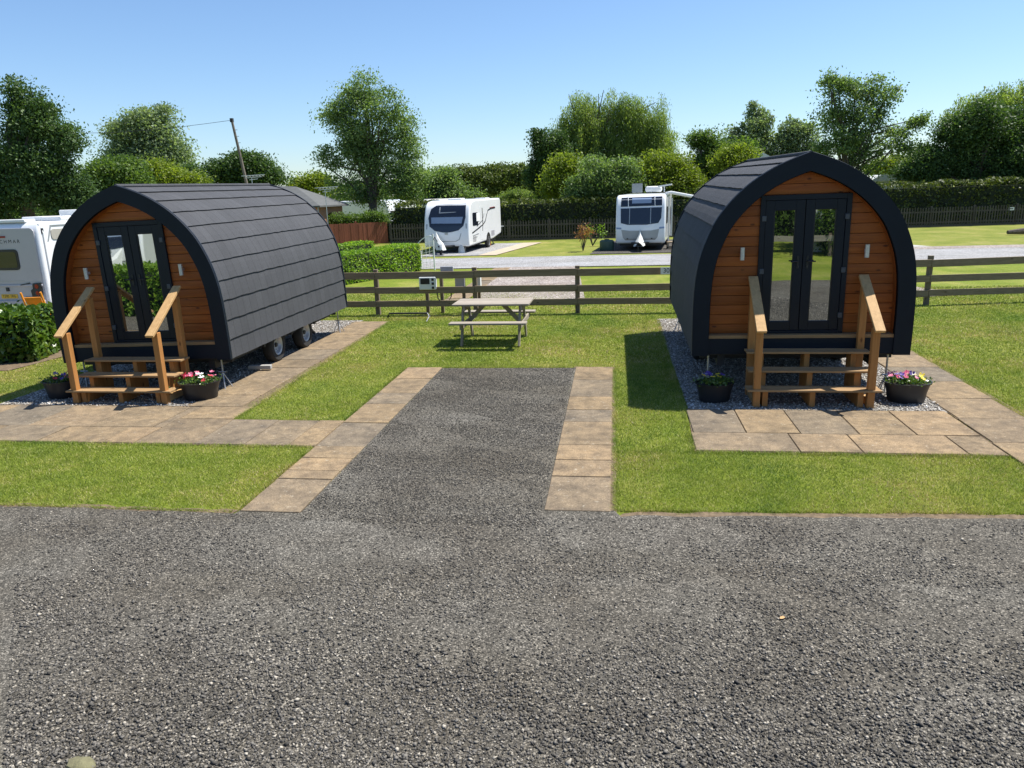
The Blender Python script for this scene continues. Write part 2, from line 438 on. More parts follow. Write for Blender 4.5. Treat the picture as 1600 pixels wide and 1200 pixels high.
def thing(name, label, cat, loc=(0, 0, 0), rz=0, group=None):
    o = bpy.data.objects.new(name, None); C.objects.link(o); o.empty_display_size = 0.2
    o.location = loc; o.rotation_euler = (0, 0, rz); return tag(o, label, cat, group)


def dup(src, parent=None):
    c = src.copy(); C.objects.link(c); c.parent = parent
    for ch in list(src.children): dup(ch, c)
    return c


def text(name, s, size, loc, rot, mat, parent, ext=0.002, sx=1.0, space=1.0):
    cu = bpy.data.curves.new(name, 'FONT'); cu.body = s; cu.size = size; cu.extrude = ext; cu.space_character = space
    cu.align_x = 'CENTER'; cu.align_y = 'CENTER'
    t = bpy.data.objects.new(name, cu); C.objects.link(t)
    dg = bpy.context.evaluated_depsgraph_get(); me = bpy.data.meshes.new_from_object(t.evaluated_get(dg))
    bpy.data.objects.remove(t)
    o = bpy.data.objects.new(name, me); C.objects.link(o); me.materials.clear(); me.materials.append(MT[mat])
    o.parent = parent; o.location = loc; o.rotation_euler = rot; o.scale = (sx, 1, 1); return o


# ---------------------------------------------------------------- ground
def sheet(name, pts, z, mat, kind='structure'):
    m = MB(); m.add([(x, y, z) for x, y in pts], [tuple(range(len(pts)))])
    return struct(m.build(name, mat), kind)


def wobble(a, b, n, amp, seed):
    r = random.Random(seed); out = []
    for i in range(n + 1):
        t = i / n; k = 0 if i in (0, n) else amp
        out.append((a[0] + (b[0] - a[0]) * t + r.uniform(-k, k) * 0.3, a[1] + (b[1] - a[1]) * t + r.uniform(-k, k)))
    return out


g = MB(); g.add([(-900, -60, -0.03), (900, -60, -0.03), (900, 1400, -0.03), (-900, 1400, -0.03)], [(0, 1, 2, 3)])
struct(g.build('ground', 'fargrass'))
sheet('lawn', [(-14, 5.9), (14, 5.9), (14, 29.2), (-40, 29.2), (-40, 9), (-14, 9)], -0.012, 'lawn')
# foreground gravel yard
edgeY = lambda x: 6.12 + max(0, (x + 3)) * 0.055
pts = [(-16, 0.2), (16, 0.2), (16, 7.0)]
top = [(x, edgeY(x) + random.uniform(-0.025, 0.025)) for x in np.arange(15.9, 0.05, -0.16)] + [(0.0, 6.4), (-0.645, 6.4), (-0.645, 12.14), (-2.925, 12.1), (-2.925, 6.18), (-3.54, 6.18)]
top += [(x, edgeY(x) + random.uniform(-0.025, 0.025)) for x in np.arange(-3.56, -16, -0.16)]
sheet('gravel_yard', pts + top, 0.0, 'gravel')
soil = [(x, edgeY(x) + 0.085 + random.uniform(-0.03, 0.03)) for x in np.arange(15.9, -16, -0.14)]
for i, (a, b) in enumerate([(-16, -3.55), (0.0, 15.9)]):
    up = [q for q in soil if a <= q[0] <= b]
    lo = [(x, edgeY(x) - 0.04) for x in np.arange(a, b + 0.01, 0.2)]
    sheet('soil_edge', lo + up, -0.004, 'soil')
sheet('pebble_bed', [(-9.25, 9.6), (-6.1, 9.6), (-6.0, 17.15), (-9.1, 17.15)], -0.002, 'pebble')
sheet('pebble_bed', [(0.97, 9.68), (4.4, 9.68), (4.4, 17.0), (0.93, 17.0)], -0.002, 'pebble')
# soil beneath slab joints
for q in ([(-13, 8.02), (-3.54, 8.02), (-3.54, 9.06), (-5.1, 9.06), (-5.28, 16.95), (-6.2, 16.95), (-6.2, 9.7), (-13, 9.7)],
          [(0.89, 8.07), (4.15, 8.07), (4.15, 9.75), (0.95, 9.75)], [(-3.54, 6.2), (-2.93, 6.2), (-2.9, 12.13), (-3.54, 12.13)],
          [(-0.64, 6.38), (0.02, 6.38), (0.0, 12.2), (-0.68, 12.25)], [(4.12, 6.6), (5.0, 6.6), (5.15, 17), (4.3, 17)]):
    sheet('soil_bed', q, -0.001, 'soil')


def slabs(name, cells):
    m = MB(); r = random.Random(len(cells) * 7 + 1)
    for x0, x1, y0, y1 in cells:
        j = 0.006; z = 0.011 + r.uniform(-0.003, 0.003); t1, t2 = r.uniform(-.003, .003), r.uniform(-.003, .003)
        j2 = r.uniform(0.004, 0.012)
        a = [(x0 + j, y0 + j), (x1 - j2, y0 + j + r.uniform(-.004, .004)), (x1 - j2, y1 - j2), (x0 + j, y1 - j2)]
        zs = [z, z + t1, z + t1 + t2, z + t2]
        m.add([(p[0], p[1], -0.02) for p in a] + [(p[0], p[1], q) for p, q in zip(a, zs)],
              [(3, 2, 1, 0), (4, 5, 6, 7), (0, 1, 5, 4), (1, 2, 6, 5), (2, 3, 7, 6), (3, 0, 4, 7)])
    return struct(m.build(name, 'slab', bevel=0.005, seg=1))


def cuts(a, b, ws, off=0):
    out = []; x = a - off; i = 0
    while x < b - 0.05:
        x1 = x + ws[i % len(ws)]; i += 1
        if x1 > a + 0.05: out.append((max(x, a), min(x1, b)))
        x = x1
    return out


cells = []
for a, b in [(6.15, 6.98), (6.98, 7.22), (7.22, 7.62), (7.62, 8.02), (8.02, 8.95), (8.95, 9.85), (9.85, 10.45), (10.45, 11.35), (11.35, 12.12)]:
    cells.append((-3.53, -2.92, a, b))
slabs('path', cells)
cells = [(-0.65, -0.03, a, b) for a, b in [(6.36, 7.22), (7.22, 7.7), (7.7, 8.2), (8.2, 9.1), (9.1, 9.65), (9.65, 10.3), (10.3, 11.3), (11.3, 12.18)]]
slabs('path', cells)
cells = [(a, b, 8.03, 8.66) for a, b in cuts(-13, -5.9, [0.91, 0.61, 0.91, 0.91])]
cells += [(a, b, 8.66, 9.63) for a, b in cuts(-13, -5.9, [0.92], 0.4)]
cells += [(a, b, 8.03, 9.05) for a, b in [(-5.9, -5.1), (-5.1, -4.45), (-4.45, -3.88), (-3.88, -3.54)]]
cells += [(-6.12, -5.3, a, b) for a, b in cuts(9.65, 16.9, [0.62, 0.92, 0.92])] + [(-5.9, -5.12, 9.05, 9.64)]
slabs('patio', cells)
cells = [(a, b, 8.08, 8.72) for a, b in [(0.9, 2.02), (2.02, 2.68), (2.68, 3.75), (3.75, 4.14)]]
cells += [(a, b, 8.72, 9.7) for a, b in [(0.93, 1.55), (1.55, 2.17), (2.17, 2.83), (2.83, 3.46), (3.46, 4.14)]]
cells += [(4.15 + 0.02 * (a - 8), 4.93 + 0.03 * (a - 8), a, b) for a, b in cuts(6.65, 16.9, [0.92, 0.92])]
slabs('patio', cells)
# beyond the fence: road, verges, hard standings
sheet('road', [(-40, 30.0), (45, 29.0), (45, 34.6), (-40, 34.4)], 0.0, 'road')
sheet('road_edge_gravel', [(8, 34.4), (45, 34.5), (45, 36.1), (8, 35.7)], 0.004, 'pinkgravel')
sheet('hard_standing', [(-3.9, 19.3), (-0.75, 19.3), (-1.45, 29.5), (-4.4, 29.7)], 0.006, 'pinkgravel')
sheet('hard_standing', [(4.8, 19.3), (8.9, 20.3), (7.4, 24.2), (4.2, 24.2)], 0.006, 'pinkgravel')
sheet('hard_standing', [(10.3, 35.0), (13.9, 35.8), (11.9, 41), (9.4, 41)], 0.008, 'concrete')
sheet('hard_standing', [(-9.6, 35.9), (-6.6, 35.9), (-5.4, 44.5), (-8.6, 44.5)], -0.002, 'road')
sheet('path', [(-6.6, 35.9), (-5.7, 35.9), (-4.3, 44.5), (-5.4, 44.5)], 0.0, 'tan')
sheet('hard_standing', [(-1.2, 35.4), (4.0, 35.4), (5.0, 44.5), (-0.2, 44.5)], -0.002, 'drive')
slabs('path', [(-4.75 + 0.0 * i, -4.1, 19.6 + i * 1.1, 20.65 + i * 1.1) for i in range(9)])
sheet('flower_bed', [(-16.5, 10.9), (-10.95, 11.9), (-10.7, 13.9), (-16.5, 14.6)], 0.0, 'soil')
sheet('motorhome_pitch', [(-20, 15.6), (-11.6, 15.2), (-14.0, 27), (-22, 27)], 0.0, 'pinkgravel')
sheet('grass_strip_behind', [(-30, -20), (30, -20), (30, 0.2), (-30, 0.2)], -0.008, 'lawn')

# exclusion test for grass blades
EXC = [(-2.93, -0.65, 6, 12.13), (-3.55, -2.9, 6, 12.15), (-0.68, -0.0, 6, 12.2), (-13, -3.52, 8.01, 9.06), (-13, -5.12, 9.0, 9.65),
       (-6.2, -5.28, 9.6, 16.95), (-9.22, -6.0, 9.6, 17.15), (0.88, 4.16, 8.06, 9.72), (0.96, 4.4, 9.7, 17.0), (4.14, 5.02, 6.5, 17), (-16, -10.85, 11.9, 14.6)]


def lumpy(x, y):
    return (np.sin(x * 1.7 + 1.3 * np.sin(y * 0.9)) + np.sin(y * 2.3 + 1.9 * np.sin(x * 0.7 + 1)) + np.sin((x + y) * 3.9) * 0.5) / 2.5


def blades(name, x0, x1, y0, y1, dens, hgt, wid, mat):
    n = int((x1 - x0) * (y1 - y0) * dens)
    x = RS.uniform(x0, x1, n); y = RS.uniform(y0, y1, n)
    ok = y > 6.2 + np.maximum(0, x + 3) * 0.055 + RS.uniform(-0.02, 0.05, n) + 0.03 * np.sin(x * 7.3) + 0.02 * np.sin(x * 17.1)
    ok &= (np.abs(x - 0.1) < y * 0.95 + 1)
    for a, b, c, d in EXC: ok &= ~((x > a + RS.uniform(-.012, .03, n)) & (x < b - RS.uniform(-.012, .03, n)) & (y > c + RS.uniform(-.012, .03, n)) & (y < d - RS.uniform(-.012, .03, n)))
    x = x[ok]; y = y[ok]; n = len(x)
    t = RS.uniform(0, 2 * PI, n); h = hgt * RS.uniform(0.5, 1.2, n) * (1 + 0.2 * lumpy(x, y)); wd = wid * RS.uniform(0.7, 1.3, n)
    dx, dy = np.cos(t) * wd, np.sin(t) * wd; lx, ly = RS.normal(0, 0.55, n) * h, RS.normal(0, 0.55, n) * h
    V = np.zeros((n, 3, 3)); z = -0.012
    V[:, 0] = np.stack([x - dx, y - dy, np.full(n, z)], 1); V[:, 1] = np.stack([x + dx, y + dy, np.full(n, z)], 1)
    V[:, 2] = np.stack([x + lx, y + ly, z + h], 1)
    return V


def bladesmat():
    m = bpy.data.materials.new('grass_blades'); m.use_nodes = True; n = m.node_tree; n.nodes.clear()
    g = nd(n, 'ShaderNodeNewGeometry')
    c = ramp(n, [(0, (0.14, 0.205, 0.022)), (0.35, (0.23, 0.305, 0.034)), (0.7, (0.345, 0.4, 0.065)), (0.9, (0.45, 0.45, 0.15)), (1, (0.55, 0.52, 0.26))], g.outputs['Random Per Island'])
    f = noise(n, 0.5, 6, 0.65)
    c = mixc(n, c, ramp(n, [(0.34, (0.58, 0.76, 0.6)), (0.5, (1.02, 1.0, 1.0)), (0.64, (1.5, 1.12, 1.9))], f), 1.0, 'MULTIPLY')
    f2 = noise(n, 4, 4, 0.65)
    c = mixc(n, c, ramp(n, [(0.3, (0.85, 0.85, 0.85)), (0.7, (1.15, 1.15, 1.15))], f2), 1.0, 'MULTIPLY')
    b = nd(n, 'ShaderNodeBsdfPrincipled'); b.inputs['Roughness'].default_value = 0.6; b.inputs['Specular IOR Level'].default_value = 0.25
    n.links.new(c, b.inputs['Base Color'])
    t = nd(n, 'ShaderNodeBsdfTranslucent'); n.links.new(c, t.inputs[0])
    x = nd(n, 'ShaderNodeMixShader'); x.inputs[0].default_value = 0.35
    n.links.new(b.outputs[0], x.inputs[1]); n.links.new(t.outputs[0], x.inputs[2])
    o = nd(n, 'ShaderNodeOutputMaterial'); n.links.new(x.outputs[0], o.inputs[0]); return m


MT['blades'] = bladesmat()
BL = [blades('', -9, 8, 6.1, 8.1, 9500, 0.024, 0.0032, 0), blades('', -11, 10, 8.0, 12.5, 5200, 0.026, 0.0042, 0),
      blades('', -12.5, 13, 12.5, 18.2, 2400, 0.028, 0.007, 0), blades('', -16, 18, 18.2, 22, 900, 0.035, 0.011, 0)]
def tufts(segs, dens, hgt):
    out = []
    for (xa, ya), (xb, yb), nx, ny in segs:
        L = math.hypot(xb - xa, yb - ya); n = int(L * dens); t = RS.rand(n); o = RS.normal(0.0, 0.014, n)
        keep = RS.rand(n) < 0.35 + 0.65 * (np.sin(t * L * 5 + xa) + np.sin(t * L * 13 + ya) > -0.3); t = t[keep]; o = o[keep]; n = len(t)
        x = xa + (xb - xa) * t + nx * o; y = ya + (yb - ya) * t + ny * o; h = hgt * RS.uniform(.4, 1.3, n); a = RS.uniform(0, 2 * PI, n)
        dx, dy = np.cos(a) * .003, np.sin(a) * .003; W = np.zeros((n, 3, 3)); z = np.full(n, -.01)
        W[:, 0] = np.stack([x - dx, y - dy, z], 1); W[:, 1] = np.stack([x + dx, y + dy, z], 1); W[:, 2] = np.stack([x + RS.normal(0, .6, n) * h - nx * h * .5, y + RS.normal(0, .6, n) * h - ny * h * .5, z + h], 1)
        out.append(W)
    return out


BL += tufts([((-9, 6.18), (-3.6, 6.15), 0, 1), ((0.05, 6.42), (8, 6.8), 0, 1), ((-12, 7.99), (-3.55, 8.0), 0, -1), ((-5.1, 9.08), (-3.56, 9.08), 0, 1), ((-5.1, 9.1), (-5.27, 16.9), 1, 0),
             ((-3.56, 6.2), (-3.56, 8.0), -1, 0), ((-3.56, 9.1), (-3.56, 12.1), -1, 0), ((0.02, 6.4), (0.0, 12.2), 1, 0), ((-3.5, 12.16), (-.05, 12.18), 0, 1), ((.9, 8.05), (4.15, 8.05), 0, -1),
             ((.87, 8.1), (.95, 16.8), -1, 0), ((4.93, 6.7), (5.15, 16.9), 1, 0), ((4.13, 6.7), (4.14, 8.0), -1, 0)], 900, 0.036)
V = np.concatenate(BL)
o = fastmesh('grass', V, 3, 'blades'); tag(o, 'short mown green lawn grass around the pods and driveway', 'grass', kind='stuff')


def stones(name, n, sampler, smin, smax, mat, z=0.0, flat=0.6):
    x, y = sampler(n); n = len(x)
    base = np.array([[1, 0, 0], [-1, 0, 0], [0, 1, 0], [0, -1, 0], [0, 0, 1], [0, 0, -1]], float)
    fc = np.array([[0, 2, 4], [2, 1, 4], [1, 3, 4], [3, 0, 4], [2, 0, 5], [1, 2, 5], [3, 1, 5], [0, 3, 5]])
    s = smin + (smax - smin) * RS.rand(n) ** 2.2
    V = base[None] * (1 + RS.uniform(-0.35, 0.35, (n, 6, 1))) * s[:, None, None] * np.stack([RS.uniform(.8, 1.3, n), RS.uniform(.6, 1, n), RS.uniform(.45, .8, n) * flat / 0.6], 1)[:, None, :]
    V += RS.uniform(-.25, .25, (n, 6, 3)) * s[:, None, None]
    a = RS.uniform(0, 2 * PI, n); ca, sa = np.cos(a)[:, None], np.sin(a)[:, None]
    X = V[..., 0] * ca - V[..., 1] * sa; Yy = V[..., 0] * sa + V[..., 1] * ca
    tl = RS.normal(0, .35, n)[:, None]; Z = V[..., 2] + X * tl
    V = np.stack([X + x[:, None], Yy + y[:, None], Z + z + s[:, None] * 0.22], 2)
    Fc = fc[None] + (np.arange(n) * 6)[:, None, None]
    return trimesh(name, V.reshape(-1, 3), Fc.reshape(-1, 3), mat)


def samp_yard(n):
    y = 2.75 + 3.6 * RS.rand(n) ** 1.5; x = RS.uniform(-1, 1, n) * (y * 0.92 + 0.8)
    x = x + 0.1 * y
    pr = 0.25 + 0.75 * (lumpy(x * 1.4 + 3, y * 2.2) > -0.1) + np.where(y < 4, 0.45, 0)
    ok = (RS.rand(n) < pr) & (y < 6.08 + np.maximum(0, x + 3) * 0.055); return x[ok], y[ok]


o = stones('gravel', 170000, samp_yard, 0.0035, 0.0135, 'stone_rnd'); tag(o, 'loose dark grey chippings across the foreground yard', 'gravel', kind='stuff')


def samp_coarse(n):
    y = 2.75 + 1.9 * RS.rand(n) ** 1.3; x = RS.uniform(-1, 1, n) * (y * 0.92 + 0.8) + .1 * y
    ok = RS.rand(n) < np.clip(1.15 - (y - 2.75) / 1.9, 0, 1) * (.3 + .7 * (lumpy(x * 1.1, y * 1.9 + 4) > -.15)); return x[ok], y[ok]


o = stones('gravel', 26000, samp_coarse, 0.007, 0.017, 'stone_rnd', 0.003); tag(o, 'coarser loose chippings nearest the bottom of the photo', 'gravel', kind='stuff')


def samp_drive(n):
    x = RS.uniform(-2.9, -0.67, n); y = RS.uniform(6.0, 12.1, n); ok = RS.rand(n) < .35 + .65 * (lumpy(x * 1.4 + 3, y * 2.2) > -.1); return x[ok], y[ok]


o = stones('gravel', 52000, samp_drive, 0.004, 0.010, 'stone_rnd', 0.004); tag(o, 'fine grey chippings on the central driveway between paving strips', 'gravel', kind='stuff')


def samp_bed(a, b, c, d):
    def f(n): return RS.uniform(a, b, n), RS.uniform(c, d, n)
    return f


o = stones('pebbles', 21000, samp_bed(-9.2, -6.12, 9.66, 17.1), 0.009, 0.021, 'pebble_rnd'); tag(o, 'pale pebbles in the bed under the left pod', 'pebbles', kind='stuff')
o = stones('pebbles', 22000, samp_bed(0.97, 4.2, 9.72, 16.9), 0.009, 0.021, 'pebble_rnd'); tag(o, 'pale pebbles in the bed under the right pod', 'pebbles', kind='stuff')

# ---------------------------------------------------------------- foliage
LEAF = dict(
    dark=[(0.035, 0.073, 0.023), (0.065, 0.122, 0.033), (0.105, 0.17, 0.048)],
    mid=[(0.06, 0.111, 0.027), (0.101, 0.169, 0.04), (0.169, 0.246, 0.06)],
    yellow=[(0.106, 0.157, 0.022), (0.18, 0.24, 0.03), (0.284, 0.337, 0.044)],
    grey=[(0.115, 0.167, 0.095), (0.188, 0.251, 0.147), (0.315, 0.388, 0.251)],
    willow=[(0.14, 0.2, 0.05), (0.209, 0.289, 0.08), (0.319, 0.399, 0.12)],
    airy=[(0.094, 0.156, 0.058), (0.156, 0.239, 0.083), (0.27, 0.352, 0.156)],
    conifer=[(0.062, 0.097, 0.028), (0.105, 0.15, 0.035), (0.193, 0.228, 0.053)],
    box=[(0.112, 0.223, 0.022), (0.186, 0.316, 0.034), (0.316, 0.447, 0.056)],
    laurel=[(0.045, 0.101, 0.015), (0.089, 0.164, 0.025), (0.177, 0.253, 0.051)],
    rust=[(0.192, 0.084, 0.048), (0.312, 0.132, 0.072), (0.24, 0.18, 0.072)],
    hedge=[(0.041, 0.062, 0.017), (0.076, 0.103, 0.025), (0.138, 0.166, 0.041)],
)
for k, v in LEAF.items(): MT['leaf_' + k] = leafmat('foliage_' + k, v, gloss=0.7 if k == 'laurel' else 0.35, rough=0.3 if k == 'laurel' else 0.55,
                                                  trans=0.3 if k in ('dark', 'laurel', 'hedge', 'conifer') else 0.45)


def leaves(cen, size, up=0.3, aspect=0.55, hang=0.0):
    n = len(cen)
    nrm = RS.normal(0, 1, (n, 3)); nrm[:, 2] += up * 2; nrm /= np.linalg.norm(nrm, axis=1)[:, None]
    d = RS.normal(0, 1, (n, 3)); d[:, 2] -= hang * 4
    d -= nrm * (d * nrm).sum(1)[:, None]; d /= np.linalg.norm(d, axis=1)[:, None] + 1e-9
    b = np.cross(nrm, d); s = (size * RS.uniform(0.6, 1.35, n))[:, None]
    return np.stack([cen - d * s, cen + b * s * aspect - d * s * 0.1, cen + d * s, cen - b * s * aspect - d * s * 0.1], 1)


def crown(name, blobs, nclump, nleaf, size, mat, parent, sig=0.35, hang=0.0, shell=0.5, up=0.3, aspect=0.55):
    nclump = int(nclump * 0.85); nleaf = nleaf * 3.3; size = size * 0.54
    sub = []
    for q in blobs:
        sub.append([q[0], q[1], q[2], q[3] * .78, q[4] * .78, q[5] * .78])
        for _ in range(7):
            v = RS.normal(0, 1, 3); v /= np.linalg.norm(v); k = RS.uniform(.62, .86); f = RS.uniform(.28, .46)
            sub.append([q[0] + v[0] * q[3] * k, q[1] + v[1] * q[4] * k, q[2] + v[2] * q[5] * k, q[3] * f, q[4] * f, q[5] * f])
    bl = np.array(sub, float); wt = (bl[:, 3] * bl[:, 4] + bl[:, 4] * bl[:, 5] + bl[:, 3] * bl[:, 5]); wt = wt ** .8; wt /= wt.sum()
    idx = RS.choice(len(bl), nclump, p=wt); u = RS.normal(0, 1, (nclump, 3)); u /= np.linalg.norm(u, axis=1)[:, None]
    rr = shell + (1.02 - shell) * RS.rand(nclump) ** 0.7
    rr *= 1 + 0.075 * RS.normal(0, 1, nclump)
    c = bl[idx, :3] + u * bl[idx, 3:] * rr[:, None]
    cs = sig * RS.uniform(0.5, 1.5, nclump)
    k = RS.poisson(nleaf, nclump).clip(3); ci = np.repeat(np.arange(nclump), k)
    off = RS.normal(0, 1, (len(ci), 3)).clip(-1.7, 1.7) * cs[ci][:, None]
    if hang: off[:, :2] *= 0.5; off[:, 2] = -np.abs(off[:, 2]) * (1 + 2.6 * hang)
    else: off[:, 2] *= 0.55
    return fastmesh(name, leaves(c[ci] + off, size, up, aspect, hang), 4, mat, parent)


def trunkmesh(base, blobs, r0, parent, mat='bark', seed=0, nl=None, name='trunk', top=None):
    r = random.Random(seed); m = MB(); b = Vector(base)
    bl = sorted(blobs, key=lambda q: q[2]); tp = Vector(top) if top else Vector(bl[-1][:3])
    mid = b.lerp(tp, 0.35) + Vector((r.uniform(-.3, .3), 0, 0)); mid2 = b.lerp(tp, 0.7) + Vector((r.uniform(-.4, .4), r.uniform(-.3, .3), 0))
    m.tube([b - Vector((0, 0, 0.1)), b + Vector((0, 0, 0.25)), mid, mid2, tp], [r0 * 1.35, r0, r0 * 0.72, r0 * 0.42, r0 * 0.1], 9)
    for i, q in enumerate((bl * 3)[:nl or len(bl) * 2]):
        c = Vector(q[:3]); t = r.uniform(0.15, 0.65); s = b.lerp(tp, t) if t < 0.35 else mid.lerp(mid2, (t - .35) / .35)
        e = c + Vector((r.uniform(-.7, .7) * q[3], r.uniform(-.7, .7) * q[4], r.uniform(-0.1, .75) * q[5]))
        k = s.lerp(e, 0.5) + Vector((r.uniform(-.3, .3), r.uniform(-.3, .3), r.uniform(-.1, .5)))
        m.tube([s, k, e], [r0 * 0.34, r0 * 0.2, r0 * 0.05], 6)
    return m.build(name, mat, parent, smooth=True)


def tree(name, label, cat, px, Y, blobs_px, leaf, nclump, nleaf, size, r0=0.2, sig=0.35, hang=0, shell=0.5, bark='bark', group='trees beyond the pitches', up=0.3, base_px=None, aspect=0.55, dep=0.8):
    bl = []
    for bx, by, rx, ry in blobs_px:
        x, z = P(bx, by, Y); s = Y / F * 1.02
        bl.append((x, Y + random.uniform(-.4, .4) * rx * s * 0.6, z, rx * s, min(rx, ry) * s * dep, ry * s))
    x0, _ = P(px, 300, Y)
    t = thing(name, label, cat, (x0, Y, 0), 0, group)
    loc = [(a - x0, b - Y, c, d, e, f) for a, b, c, d, e, f in bl]
    trunkmesh((0, 0, -0.03), loc, r0, t, bark, seed=int(px))
    crown('crown', loc, nclump, nleaf, size, 'leaf_' + leaf, t, sig, hang, shell, up, aspect)
    return t


tree('broad_tree', 'large dark broadleaf tree with two upright tops at the left edge', 'tree', 30, 27,
     [(22, 152, 12, 24), (58, 165, 20, 34), (45, 190, 26, 30), (72, 190, 24, 28), (20, 245, 70, 55), (95, 215, 30, 25), (85, 280, 52, 45), (-60, 240, 70, 70), (10, 310, 75, 45), (-90, 310, 90, 60), (115, 300, 20, 36), (100, 325, 30, 24)],
     'dark', 1500, 26, 0.1, 0.35, 0.26, shell=0.35, bark='bark')
tree('poplar', 'rounded grey green tree rising behind the left pod ridge', 'tree', 230, 80,
     [(205, 215, 32, 32), (240, 205, 34, 34), (262, 230, 28, 34), (200, 250, 32, 30), (245, 255, 45, 36), (225, 190, 22, 20), (282, 250, 12, 28)], 'grey', 700, 22, 0.28, 0.35, 0.75, shell=0.4)
tree('broad_tree', 'dark green rounded tree between the edge tree and the grey green one', 'tree', 180, 45,
     [(180, 270, 38, 28), (155, 285, 22, 26), (205, 290, 25, 24), (170, 305, 40, 25)], 'mid', 420, 24, 0.17, 0.2, 0.4, shell=0.35)
tree('yellow_green_tree', 'low yellow green tree directly above the left pod ridge', 'tree', 255, 50,
     [(245, 280, 28, 24), (275, 282, 26, 26), (300, 288, 18, 20), (225, 295, 20, 18)], 'yellow', 320, 24, 0.16, 0.15, 0.4, shell=0.35)
tree('small_dark_tree', 'small dark tree beside the low yellow green tree', 'tree', 308, 62,
     [(308, 275, 12, 16), (318, 288, 14, 14), (296, 270, 5, 8)], 'dark', 90, 22, 0.2, 0.12, 0.45)
tree('round_tree', 'wide dark round tree behind the leaning utility pole', 'tree', 385, 64,
     [(365, 262, 36, 24), (405, 265, 30, 24), (345, 272, 20, 20), (425, 278, 18, 16), (385, 280, 50, 20), (388, 252, 18, 12)], 'dark', 420, 24, 0.22, 0.2, 0.5, shell=0.35)
tree('yellow_green_tree', 'yellow green bush top showing just right of the chalet roof', 'tree', 488, 72,
     [(480, 290, 18, 14), (500, 285, 14, 16), (465, 292, 14, 10), (512, 292, 10, 12)], 'yellow', 140, 22, 0.22, 0.12, 0.5)
tree('birch', 'tall airy silver leaved tree with visible trunk, left of centre', 'tree', 585, 52,
     [(568, 140, 24, 24), (545, 155, 26, 26), (590, 165, 30, 30), (530, 195, 28, 34), (570, 205, 44, 44), (612, 200, 30, 38), (638, 225, 22, 34), (545, 250, 46, 40), (600, 255, 52, 44), (640, 270, 26, 34), (512, 248, 12, 18), (540, 290, 34, 28), (590, 300, 48, 26), (632, 305, 30, 22), (505, 258, 6, 7), (522, 180, 10, 14)],
     'airy', 880, 19, 0.15, 0.3, 0.42, shell=0.3, bark='bark')
tree('round_bush', 'grey green bush between the airy tree and the conifer row', 'bush', 698, 60,
     [(695, 288, 24, 24), (680, 300, 20, 18), (715, 300, 22, 20), (665, 285, 10, 18), (735, 305, 16, 12)], 'airy', 260, 24, 0.18, 0.12, 0.4, shell=0.35)
for i, (x, y, rx) in enumerate([(728, 272, 16), (752, 269, 18), (778, 266, 18), (803, 270, 17), (822, 272, 14)]):
    nm = ['first', 'second', 'third', 'fourth', 'fifth'][i]
    tree('conifer', f'dark conifer with yellow tip, {nm} from the left in the row behind the white caravan', 'conifer', x, 72,
         [(x, 286, rx, 24), (x, y + 2, rx * 0.55, 10), (x - 6, y + 8, 7, 9), (x + 7, y + 7, 6, 10)], 'conifer', 230, 30, 0.2, 0.15, 0.38, shell=0.3, group='conifer row behind the white caravan', up=0.0)
tree('ivy_clad_tree', 'dark drooping tree at the left end of the big willow', 'tree', 852, 58,
     [(858, 215, 26, 26), (848, 245, 24, 30), (870, 230, 24, 34), (852, 280, 26, 32), (832, 262, 12, 14), (868, 300, 30, 26)], 'dark', 560, 26, 0.16, 0.28, 0.4, hang=0.35, shell=0.35)
tree('willow', 'big pale green weeping willow in the middle of the skyline', 'tree', 945, 62,
     [(905, 158, 22, 20), (940, 158, 34, 22), (965, 172, 40, 26), (955, 205, 74, 44), (900, 185, 28, 26), (985, 178, 40, 28), (925, 200, 48, 40), (985, 215, 54, 44), (1015, 185, 30, 30), (1035, 215, 24, 28), (890, 225, 26, 32), (955, 250, 64, 40), (1020, 250, 34, 34), (1000, 285, 50, 26), (885, 195, 14, 14)],
     'willow', 2100, 26, 0.17, 0.4, 0.5, hang=0.9, shell=0.45, aspect=0.28, up=0.0)
tree('yellow_green_tree', 'bright yellow green small tree in front of the dark end of the willow', 'tree', 885, 52,
     [(885, 262, 22, 18), (870, 285, 24, 22), (895, 285, 22, 24)], 'yellow', 240, 24, 0.15, 0.12, 0.36, shell=0.35)
tree('round_bush', 'olive rounded bush standing below the willow behind the hedge', 'bush', 945, 50,
     [(935, 270, 30, 26), (970, 275, 28, 24), (915, 290, 24, 20), (985, 290, 22, 20), (950, 292, 40, 20)], 'airy', 420, 26, 0.14, 0.15, 0.36, shell=0.35)
tree('yellow_green_tree', 'bright green tree directly behind the caravan with the awning', 'tree', 1040, 51,
     [(1030, 255, 28, 22), (1055, 272, 28, 26), (1020, 285, 30, 24), (1070, 290, 24, 24), (1040, 300, 40, 18)], 'yellow', 440, 26, 0.14, 0.15, 0.36, shell=0.35)
tree('broad_tree', 'mid green tree touching the left slope of the right pod roof', 'tree', 1120, 54,
     [(1110, 235, 28, 22), (1140, 235, 26, 20), (1095, 215, 16, 12), (1160, 250, 20, 22), (1110, 265, 40, 30), (1140, 280, 40, 30)], 'mid', 560, 26, 0.15, 0.2, 0.38, shell=0.35)
tree('yellow_green_tree', 'yellow green crown above the left shoulder of the right pod', 'tree', 1150, 50,
     [(1148, 240, 18, 14), (1135, 252, 20, 14), (1163, 250, 12, 14)], 'yellow', 150, 22, 0.14, 0.1, 0.3)
